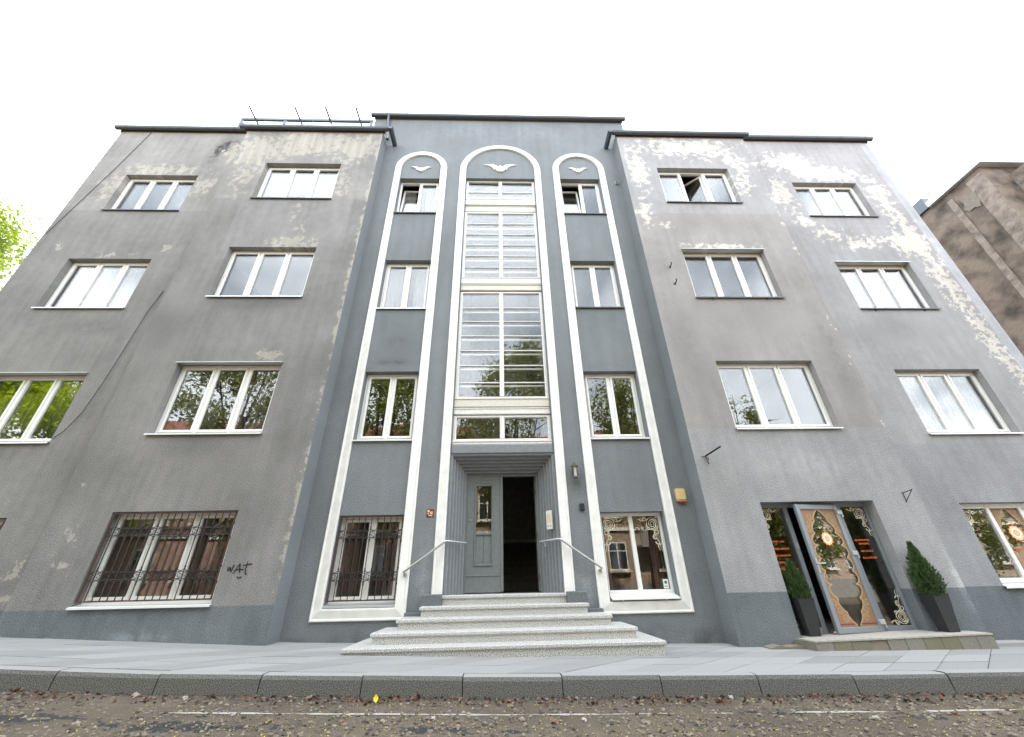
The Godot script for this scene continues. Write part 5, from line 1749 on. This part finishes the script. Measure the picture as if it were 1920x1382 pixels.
	var sb := thing("sign_bracket", "empty little wire sign bracket on the bay corner above the planter", "bracket", p)
	m = MB.new()
	m.tube([p + Vector3(0, 0.0, 0), p + Vector3(0.0, 0.02, 0.2), p + Vector3(0.01, 0.035, 0.21)], 0.007, 6)
	m.tube([p + Vector3(0, -0.15, 0), p + Vector3(0.0, 0.02, 0.2)], 0.006, 6)
	m.tube([p + Vector3(0, 0.02, 0.004), p + Vector3(0, -0.17, 0.004)], 0.007, 6)
	obj("wire", m, M.iron, sb)
	# two hooks and a vent
	for q in [[Vector3(4.36, 7.0, ZB), "upper of two rusty hooks beside the second-floor bay window"], [Vector3(4.37, 6.45, ZB), "lower of two rusty hooks beside the second-floor bay window"]]:
		var hp: Vector3 = q[0]
		var hk := thing("wall_hook", q[1], "hook", hp, "rusty wall hooks")
		m = MB.new()
		m.tube([hp + Vector3(0, 0, -0.01), hp + Vector3(0, 0, 0.08), hp + Vector3(0, 0.03, 0.12), hp + Vector3(0, 0.07, 0.1)], 0.014, 7)
		obj("pin", m, M.iron_rust, hk)
		m = MB.new()
		m.tube([hp + Vector3(0, 0, -0.002), hp + Vector3(0, 0, 0.006)], 0.03, 12)
		obj("washer", m, M.iron_rust, hk)
	p = Vector3(3.66, 10.83, ZC)
	var vp := thing("vent_pipe", "short round vent pipe high beside the right arch", "vent", p)
	m = MB.new()
	m.tube([p + Vector3(0, 0, -0.01), p + Vector3(0, 0, 0.05)], 0.055, 14, false)
	m.tube([p + Vector3(0, 0, 0.05), p + Vector3(0, 0, -0.01)], 0.042, 14, false)
	for k in 14:
		var a := TAU * k / 14.0
		var c := TAU * (k + 1) / 14.0
		m.quad(p + Vector3(0.042 * cos(a), 0.042 * sin(a), 0.05), p + Vector3(0.055 * cos(a), 0.055 * sin(a), 0.05), p + Vector3(0.055 * cos(c), 0.055 * sin(c), 0.05), p + Vector3(0.042 * cos(c), 0.042 * sin(c), 0.05))
	obj("sleeve", m, M.sill, vp)
	m = MB.new()
	m.disc(Vector2(p.x, p.y), 0.043, ZC + 0.006, 14)
	obj("opening", m, M.ink, vp)
	# cables on the left wing
	for q in [["black cable sagging from the bay corner to a first-floor window sill", [Vector3(-8.32, 6.55, ZC + 0.01), Vector3(-8.42, 5.9, ZC + 0.03), Vector3(-8.5, 4.9, ZC + 0.03), Vector3(-8.58, 4.0, ZC + 0.03), Vector3(-8.68, 3.3, ZC + 0.03), Vector3(-8.84, 2.9, ZC + 0.03), Vector3(-9.0, 2.74, ZC + 0.02)]], ["thin cable running down the plaster near the far corner of the house", [Vector3(-11.25, 13.15, ZC + 0.012), Vector3(-11.55, 11.4, ZC + 0.012), Vector3(-11.8, 10.2, ZC + 0.012), Vector3(-12.15, 8.5, ZC + 0.012)]]]:
		m = MB.new()
		m.tube(q[1], 0.008, 6)
		tag(obj("cable", m, M.cable, self), q[0], "cable", "cables on the plaster")
	# spray-paint tag on the left bay
	var gt := thing("graffiti_tag", "black scrawled graffiti letters on the plaster beside the grilled bay window", "graffiti", Vector3(-4.35, 0.2, ZB))
	var o := Vector2(-4.53, 0.21)
	for s in [[Vector2(0, 0.13), Vector2(0.02, 0.06), Vector2(0.04, 0.12), Vector2(0.07, 0.05), Vector2(0.1, 0.15)], [Vector2(0.12, 0.02), Vector2(0.15, 0.1), Vector2(0.19, 0.17), Vector2(0.2, 0.09), Vector2(0.22, 0.03)], [Vector2(0.13, 0.07), Vector2(0.2, 0.085), Vector2(0.27, 0.075)], [Vector2(0.19, -0.02), Vector2(0.23, -0.05), Vector2(0.27, -0.03)], [Vector2(0.31, 0.2), Vector2(0.3, 0.1), Vector2(0.31, 0.03), Vector2(0.34, 0.0)], [Vector2(0.24, 0.14), Vector2(0.31, 0.15), Vector2(0.39, 0.16)]]:
		var pl := PackedVector2Array()
		for v in s:
			pl.append(o + v)
		m = MB.new()
		m.ribbon(pl, 0.014, 0.02, ZB + 0.004 + 0.0004 * used.size() / 100.0 + 0.0005 * gt.get_child_count())
		obj("stroke", m, M.ink, gt)

func build_shop_step() -> void:
	var base := Vector3(6.08, -1.0, -7.3)
	var o := thing("shop_doorstep", "tiled shop doorstep with mossy edge tiles below the printed glass door", "doorstep", base)
	var x0 := 4.68
	var x1 := 7.47
	var zf := -7.0
	var top := func(x: float) -> float: return -0.842 + 0.0145 * (x - 4.8)
	var core := MB.new()
	core.prism(PackedVector2Array([Vector2(x0 + 0.02, -1.25), Vector2(x1 + 0.03, -1.25), Vector2(x1 - 0.01, top.call(x1) - 0.022), Vector2(x0 + 0.02, top.call(x0) - 0.022)]), ZB - 0.21, zf - 0.015)
	obj("core", core, M.concrete, o)
	var n := 6
	for i in n:
		var a := lerpf(x0, x1, float(i) / n) + 0.002
		var b := lerpf(x0, x1, float(i + 1) / n) - 0.002
		for r in 2:
			if r == 1 and (b < 4.83 or a > 6.97):
				continue
			var za := zf + 0.012 if r == 0 else ZB + 0.125
			var zb := ZB + 0.13 if r == 0 else ZB - 0.2
			if r == 1:
				a = maxf(a, 4.825)
				b = minf(b, 6.975)
			var t := MB.new()
			var ya: float = top.call(a)
			var yb: float = top.call(b)
			t.quad(Vector3(a, ya, za), Vector3(b, yb, za), Vector3(b, yb, zb), Vector3(a, ya, zb))
			t.quad(Vector3(a, ya - 0.02, za), Vector3(b, yb - 0.02, za), Vector3(b, yb, za), Vector3(a, ya, za))
			t.quad(Vector3(a, ya - 0.02, zb), Vector3(a, ya - 0.02, za), Vector3(a, ya, za), Vector3(a, ya, zb))
			t.quad(Vector3(b, yb - 0.02, za), Vector3(b, yb - 0.02, zb), Vector3(b, yb, zb), Vector3(b, yb, za))
			obj("top_tile", t, M.top_tiles[rng.randi() % 2], o)
	var m := 10
	for i in m:
		var a := lerpf(x0, x1, float(i) / m)
		var b := lerpf(x0, x1, float(i + 1) / m)
		var g := 0.004
		var t := MB.new()
		var ya: float = top.call(a) - 0.024
		var yb: float = top.call(b) - 0.024
		var out := rng.randf_range(0.0, 0.005)
		var deep := -0.012 if i == 3 else 0.0
		t.quad(Vector3(a + g, -1.2, zf + out + 0.012), Vector3(b - g, -1.2, zf + out + 0.012), Vector3(b - g, yb, zf + out + deep), Vector3(a + g, ya, zf + out + deep))
		t.quad(Vector3(b - g, -1.2, zf + out + 0.012), Vector3(b - g, -1.2, zf - 0.02), Vector3(b - g, yb, zf - 0.02), Vector3(b - g, yb, zf + out + deep))
		t.quad(Vector3(a + g, -1.2, zf - 0.02), Vector3(a + g, -1.2, zf + out + 0.012), Vector3(a + g, ya, zf + out + deep), Vector3(a + g, ya, zf - 0.02))
		obj("edge_tile", t, M.edge_tiles[[0, 1, 1, 2, 0, 0, 1, 1, 0, 0][i]], o)
	for i in 2:
		var t := MB.new()
		var za := lerpf(zf, ZB + 0.01, i / 2.0)
		var zb := lerpf(zf, ZB + 0.01, (i + 1) / 2.0) + 0.006
		var y: float = top.call(x0) - 0.024
		t.quad(Vector3(x0, -1.2, zb), Vector3(x0, -1.2, za), Vector3(x0, y, za), Vector3(x0, y, zb))
		obj("edge_tile", t, M.edge_tiles[0], o)
	# broken slab end and pale loose slab beside the step
	var rb := MB.new()
	rb.prism(PackedVector2Array([Vector2(4.15, -1.1), Vector2(4.72, -1.1), Vector2(4.7, -0.935), Vector2(4.55, -0.925), Vector2(4.42, -0.94), Vector2(4.3, -0.915), Vector2(4.2, -0.93), Vector2(4.14, -0.95)]), -7.45, -7.22)
	tag(obj("broken_slab", rb, M.edge_tiles[2], self), "broken mossy concrete end lying against the shop doorstep", "slab")
	var ps := MB.new()
	ps.cbox(Vector3(7.53, -1.1, ZB + 0.01), Vector3(8.3, -0.955, -7.22), 0.008)
	tag(obj("loose_slab", ps, M.kerb_top, self), "pale loose paving slab lying past the shop doorstep by the wall", "slab")
	# planters and shrubs
	for q in [[Vector3(5.03, -0.838, -7.52), "tapered black planter inside the shop recess, before the orange lettering", 0.34, "small clipped conifer in the planter before the orange shop lettering", 0.62, 0.185, 3], [Vector3(7.13, -0.806, -7.31), "tapered black planter standing against the bay wall past the shop door", 0.34, "taller pointed conifer in the planter against the bay wall", 0.82, 0.20, 8]]:
		var c: Vector3 = q[0]
		var pl := thing("planter", q[1], "planter", c, "black planters by the shop door")
		var mb := MB.new()
		var b0 := 0.088
		var b1 := 0.134
		var h := 0.53
		var cs := [Vector2(-1, 1), Vector2(1, 1), Vector2(1, -1), Vector2(-1, -1)]
		for k in 4:
			var u: Vector2 = cs[k]
			var v: Vector2 = cs[(k + 1) % 4]
			mb.quad(c + Vector3(u.x * b0, 0, u.y * b0), c + Vector3(v.x * b0, 0, v.y * b0), c + Vector3(v.x * b1, h, v.y * b1), c + Vector3(u.x * b1, h, u.y * b1))
			mb.quad(c + Vector3(u.x * b1, h, u.y * b1), c + Vector3(v.x * b1, h, v.y * b1), c + Vector3(v.x * (b1 - 0.014), h, v.y * (b1 - 0.014)), c + Vector3(u.x * (b1 - 0.014), h, u.y * (b1 - 0.014)))
			mb.quad(c + Vector3(u.x * (b1 - 0.014), h, u.y * (b1 - 0.014)), c + Vector3(v.x * (b1 - 0.014), h, v.y * (b1 - 0.014)), c + Vector3(v.x * (b1 - 0.02), h - 0.07, v.y * (b1 - 0.02)), c + Vector3(u.x * (b1 - 0.02), h - 0.07, u.y * (b1 - 0.02)))
		mb.quad(c + Vector3(-b0, 0.002, -b0), c + Vector3(b0, 0.002, -b0), c + Vector3(b0, 0.002, b0), c + Vector3(-b0, 0.002, b0))
		obj("pot", mb, M.pot, pl)
		var so := MB.new()
		var e := b1 - 0.018
		so.quad(c + Vector3(-e, h - 0.05, e), c + Vector3(e, h - 0.05, e), c + Vector3(e, h - 0.05, -e), c + Vector3(-e, h - 0.05, -e))
		obj("soil", so, M.soil, pl)
		shrub(q[3], c + Vector3(0, h - 0.06, 0), q[4], q[5], q[6])
	var ds := MeshInstance3D.new()
	ds.mesh = stone_mesh(24)
	ds.material_override = mat(Color(0.42, 0.40, 0.37), 0.9)
	add(ds, "door_stone", self)
	ds.transform = Transform3D(Basis(Vector3.UP, 0.6).scaled(Vector3(0.05, 0.045, 0.045)), Vector3(5.47, -0.818, -7.56))
	tag(ds, "pale stone wedged under the ajar shop door", "stone")

# ------------------------------------------------------------------ neighbours
func plain_window(b: Node3D, x0: float, x1: float, y0: float, y1: float, z: float, back := false) -> void:
	var w := part("window", b)
	var s := -1.0 if back else 1.0
	var fr := MB.new()
	var zf := z - s * 0.14
	for q in [[x0, x0 + 0.08, y0, y1], [x1 - 0.08, x1, y0, y1], [(x0 + x1) / 2 - 0.04, (x0 + x1) / 2 + 0.04, y0, y1]]:
		fr.box(Vector3(q[0], q[2], zf - 0.03), Vector3(q[1], q[3], zf + 0.03))
	for q in [[y0, y0 + 0.08], [y1 - 0.08, y1], [lerpf(y0, y1, 0.68) - 0.03, lerpf(y0, y1, 0.68) + 0.03]]:
		fr.box(Vector3(x0 + 0.08, q[0], zf - 0.028), Vector3(x1 - 0.08, q[1], zf + 0.028))
	obj("frame", fr, M.pvc, w)
	var pn := MB.new()
	pn.box(Vector3(x0 + 0.08, y0 + 0.08, zf - 0.005), Vector3(x1 - 0.08, y1 - 0.08, zf + 0.005))
	obj("pane", pn, M.dark_glass, w)
	var sl := MB.new()
	sl.box(Vector3(x0 - 0.1, y0 - 0.12, z - s * 0.2), Vector3(x1 + 0.1, y0, z + s * 0.1))
	obj("sill", sl, M.white, w)

func build_neighbours() -> void:
	M.dark_glass = mat(Color(0.03, 0.035, 0.04), 0.05, 0.0, 0.8)
	# weathered brown gable beyond the right corner
	var xg := 17.1
	var zf := -8.5
	var b := thing("weathered_house", "brown weathered house with a stained gable beyond the right corner", "building", Vector3(22, -1.1, -14))
	var gm := tri_mat(Color(0.185, 0.145, 0.115), 0.95, lut_tex(seamless(61, 0.012, 6), func(c): return clampf(0.12 + 1.3 * c, 0.16, 1.15)), 0.16, M.bump_stucco, 1.2)
	var gm2 := tri_mat(Color(0.26, 0.215, 0.18), 0.95, lut_tex(seamless(62, 0.02, 5), func(c): return clampf(0.35 + 0.9 * c, 0.3, 1.1)), 0.2, M.bump_stucco, 2.0)
	var w := MB.new()
	w.box(Vector3(xg, -1.8, -20), Vector3(27, 12.75, zf))
	obj("wall", w, gm, b)
	# raised bands of newer render on the gable
	for q in [[-8.5, -9.0, -1.7, 12.5], [-9.55, -9.75, 2.0, 12.4]]:
		var st := MB.new()
		st.box(Vector3(xg - 0.03, q[2], q[1]), Vector3(xg + 0.01, q[3], q[0] - 0.002))
		obj("render_band", st, gm2, b)
	for q in [[-9.2, 11.8, 0.26, 0.36]]:
		var pt := MB.new()
		var poly := PackedVector2Array()
		for k in 11:
			var a := TAU * k / 11.0
			var rr := 1.0 + 0.25 * sin(k * 2.3 + q[1])
			poly.append(Vector2(q[0] + q[2] * rr * cos(a), q[1] + q[3] * rr * sin(a)))
		pt.xf = Transform3D(Basis(Vector3(0, 0, 1), Vector3(0, 1, 0), Vector3(-1, 0, 0)), Vector3(xg, 0, 0))
		pt.prism(poly, 0.0, 0.036 + 0.008 * float(q[3]) * 2.0)
		obj("render_patch", pt, M.patch, b)
	var fl := MB.new()
	fl.box(Vector3(xg - 0.16, 12.72, -10.2), Vector3(27.1, 12.95, zf + 0.22))
	obj("roof_flashing", fl, M.sill, b)
	fl = MB.new()
	fl.box(Vector3(xg - 0.1, 12.75, -20.1), Vector3(27.1, 13.3, -10.25))
	obj("roof", fl, M.gutter, b)
	for q in [[-8.45, -10.1]]:
		var tb := MB.new()
		tb.tube([Vector3(xg - 0.02, 13.3, q[0]), Vector3(xg - 0.02, 13.3, q[1])], 0.04, 6)
		tb.tube([Vector3(xg - 0.02, 13.3, q[0]), Vector3(26, 13.3, q[0])], 0.04, 6)
		obj("roof_rail", tb, M.sill, b)
		for zz in [-8.45, -9.3, -10.1]:
			var ps := MB.new()
			ps.tube([Vector3(xg - 0.02, 12.8, zz), Vector3(xg - 0.02, 13.3, zz)], 0.02, 6)
			obj("rail_post", ps, M.sill, b)
	var bal := MB.new()
	bal.box(Vector3(xg + 0.9, 11.2, zf), Vector3(21, 11.4, zf + 1.0))
	bal.box(Vector3(xg + 0.9, 11.4, zf + 0.9), Vector3(21, 12.3, zf + 1.0))
	bal.box(Vector3(xg + 0.9, 11.4, zf), Vector3(xg + 1.0, 12.3, zf + 0.9))
	obj("balcony", bal, gm2, b)
	var aer := MB.new()
	aer.tube([Vector3(xg, 13.2, -11.0), Vector3(xg, 14.0, -11.0)], 0.02, 6)
	aer.tube([Vector3(xg - 0.5, 13.9, -11.0), Vector3(xg + 0.4, 13.9, -11.0)], 0.014, 6)
	aer.tube([Vector3(xg - 0.3, 13.7, -11.3), Vector3(xg - 0.3, 14.0, -10.7)], 0.012, 6)
	obj("aerial", aer, M.sill_dark, b)
	# houses across the street, seen in the ground-floor panes
	for h in [[-33.0, -2.9, 13.0, 11.0, Color(0.40, 0.27, 0.235), "salmon-pink house with white windows across the street, mirrored in the grilled panes"], [-2.6, 17.5, 12.5, 10.2, Color(0.40, 0.31, 0.235), "tan house with a balcony across the street, mirrored in the printed panes"], [18.2, 42.0, 13.0, 10.0, Color(0.46, 0.36, 0.29), "pale brown house across the street, mirrored in the outer shop window"]]:
		var x0: float = h[0]
		var x1: float = h[1]
		var z: float = h[2]
		var o := thing("street_house", h[5], "building", Vector3((x0 + x1) / 2, -1.1, z + 4), "houses across the street")
		var wm := MB.new()
		wm.box(Vector3(x0, -1.8, z), Vector3(x1, float(h[3]) - 1.0, z + 9))
		obj("wall", wm, tri_mat(h[4], 0.92, M.tex_soft, 0.2, M.bump_stucco, 0.8), o)
		var pl := MB.new()
		pl.box(Vector3(x0 - 0.05, -1.8, z - 0.08), Vector3(x1 + 0.05, -0.2, z + 0.2))
		obj("plinth", pl, M.concrete, o)
		var rf := MB.new()
		rf.xf = Transform3D(Basis(Vector3(0, 0, 1), Vector3(0, 1, 0), Vector3(-1, 0, 0)), Vector3.ZERO)
		var ht: float = float(h[3]) - 1.0
		rf.prism(PackedVector2Array([Vector2(z - 0.4, ht), Vector2(z + 9.4, ht), Vector2(z + 4.5, ht + 2.6)]), -x1 - 0.2, -x0 + 0.2)
		obj("roof", rf, M.red_roof, o)
		var x := x0 + 1.1
		while x + 1.3 < x1:
			for y in [0.6, 3.9, 7.0]:
				if y + 1.7 < ht - 0.3:
					plain_window(o, x, x + 1.25, y, y + 1.7, z - 0.16, true)
			x += 2.9
		var cn := MB.new()
		cn.box(Vector3(x0 - 0.05, 3.0, z - 0.12), Vector3(x1 + 0.05, 3.2, z + 0.1))
		obj("string_course", cn, M.white, o)
		if h[5].begins_with("tan"):
			var bb := MB.new()
			bb.box(Vector3(9.2, 1.9, z - 1.1), Vector3(12.2, 2.05, z))
			bb.box(Vector3(9.2, 2.05, z - 1.1), Vector3(12.2, 2.9, z - 1.0))
			obj("balcony", bb, M.concrete, o)

# ------------------------------------------------------------------ sky
func cloud_cover() -> ImageTexture:
	var w := 1024
	var h := 512
	var img := Image.create_empty(w, h, false, Image.FORMAT_RGBA8)
	var f := noise(77, 1.15, 5)
	for j in h:
		var el := PI / 2 - PI * (j + 0.5) / h
		if el < -0.05:
			for i in w:
				img.set_pixel(i, j, Color(1, 1, 1, 0))
			continue
		for i in w:
			var a := TAU * (i + 0.5) / w
			var d := Vector3(cos(el) * sin(a), sin(el), cos(el) * cos(a))
			var p := d / (absf(d.y) + 0.35)
			var v := f.get_noise_3d(p.x * 1.3, p.z * 0.9, 3.0)
			var c := 0.10 + 0.67 * smoothstep(-0.58, 0.02, v)
			img.set_pixel(i, j, Color(1.0, 1.0, 1.0, c))
	return ImageTexture.create_from_image(img)

func _ready() -> void:
	rng.seed = 20240
	# ---- camera
	var cam := Camera3D.new()
	cam.name = "camera"
	cam.fov = rad_to_deg(2.0 * atan(691.0 / 740.73))
	cam.basis = Basis(Vector3.UP, deg_to_rad(-2.13775)) * Basis(Vector3.RIGHT, deg_to_rad(28.535)) * Basis(Vector3.BACK, deg_to_rad(-1.25538))
	cam.near = 0.05
	cam.far = 2000.0
	add_child(cam)
	cam.current = true
	# ---- sky, sun, exposure: thin bright cloud, the sun behind the house
	var sm := ProceduralSkyMaterial.new()
	sm.sky_top_color = Color(0.115, 0.152, 0.195).linear_to_srgb()
	sm.sky_horizon_color = Color(0.36, 0.40, 0.44).linear_to_srgb()
	sm.sky_curve = 0.2
	sm.ground_bottom_color = Color(0.10, 0.09, 0.08).linear_to_srgb()
	sm.ground_horizon_color = Color(0.35, 0.35, 0.34).linear_to_srgb()
	sm.sky_cover = cloud_cover()
	sm.sky_cover_modulate = Color(0.765, 0.785, 0.805).linear_to_srgb()
	sm.sun_angle_max = 1.0
	var sky := Sky.new()
	sky.sky_material = sm
	var env := Environment.new()
	env.background_mode = Environment.BG_SKY
	env.sky = sky
	env.background_energy_multiplier = 1.6
	env.tonemap_mode = Environment.TONE_MAPPER_LINEAR
	env.tonemap_exposure = 3.75
	env.sdfgi_enabled = true
	env.ssao_enabled = true
	env.ssil_enabled = true
	var we := WorldEnvironment.new()
	we.name = "environment"
	we.environment = env
	add_child(we)
	var sun := DirectionalLight3D.new()
	sun.name = "sun"
	sun.light_energy = 1.3
	sun.light_color = Color(1.0, 0.95, 0.86)
	sun.light_angular_distance = 1.5
	sun.shadow_enabled = true
	sun.basis = Basis.looking_at(Vector3(-0.22, -0.80, 0.62).normalized(), Vector3.UP)
	add_child(sun)
	# ---- the place
	make_materials()
	M.top_tiles = [tri_mat(Color(0.42, 0.385, 0.34), 0.8, M.tex_soft, 1.5, M.bump_fine, 0.05), tri_mat(Color(0.39, 0.36, 0.32), 0.8, M.tex_soft, 1.5, M.bump_fine, 0.05)]
	M.edge_tiles = [tri_mat(Color(0.215, 0.20, 0.165), 0.85, M.tex_soft, 2.0, M.bump_fine, 0.1), tri_mat(Color(0.175, 0.165, 0.11), 0.95, M.tex_weather, 3.2, M.bump_fine, 0.2), tri_mat(Color(0.25, 0.215, 0.16), 0.95, M.tex_weather, 3.0, M.bump_stucco, 1.2)]
	M.patch = tri_mat(Color(0.20, 0.172, 0.147), 0.95, M.tex_soft, 0.8, M.bump_fine, 0.3)
	M.red_roof = tri_mat(Color(0.22, 0.075, 0.05), 0.9, M.tex_soft, 0.8)
	build_ground()
	build_house()
	build_neighbours()
	build_trees()
	build_steps()
	build_fixtures()
	build_shop_step()
	build_litter()
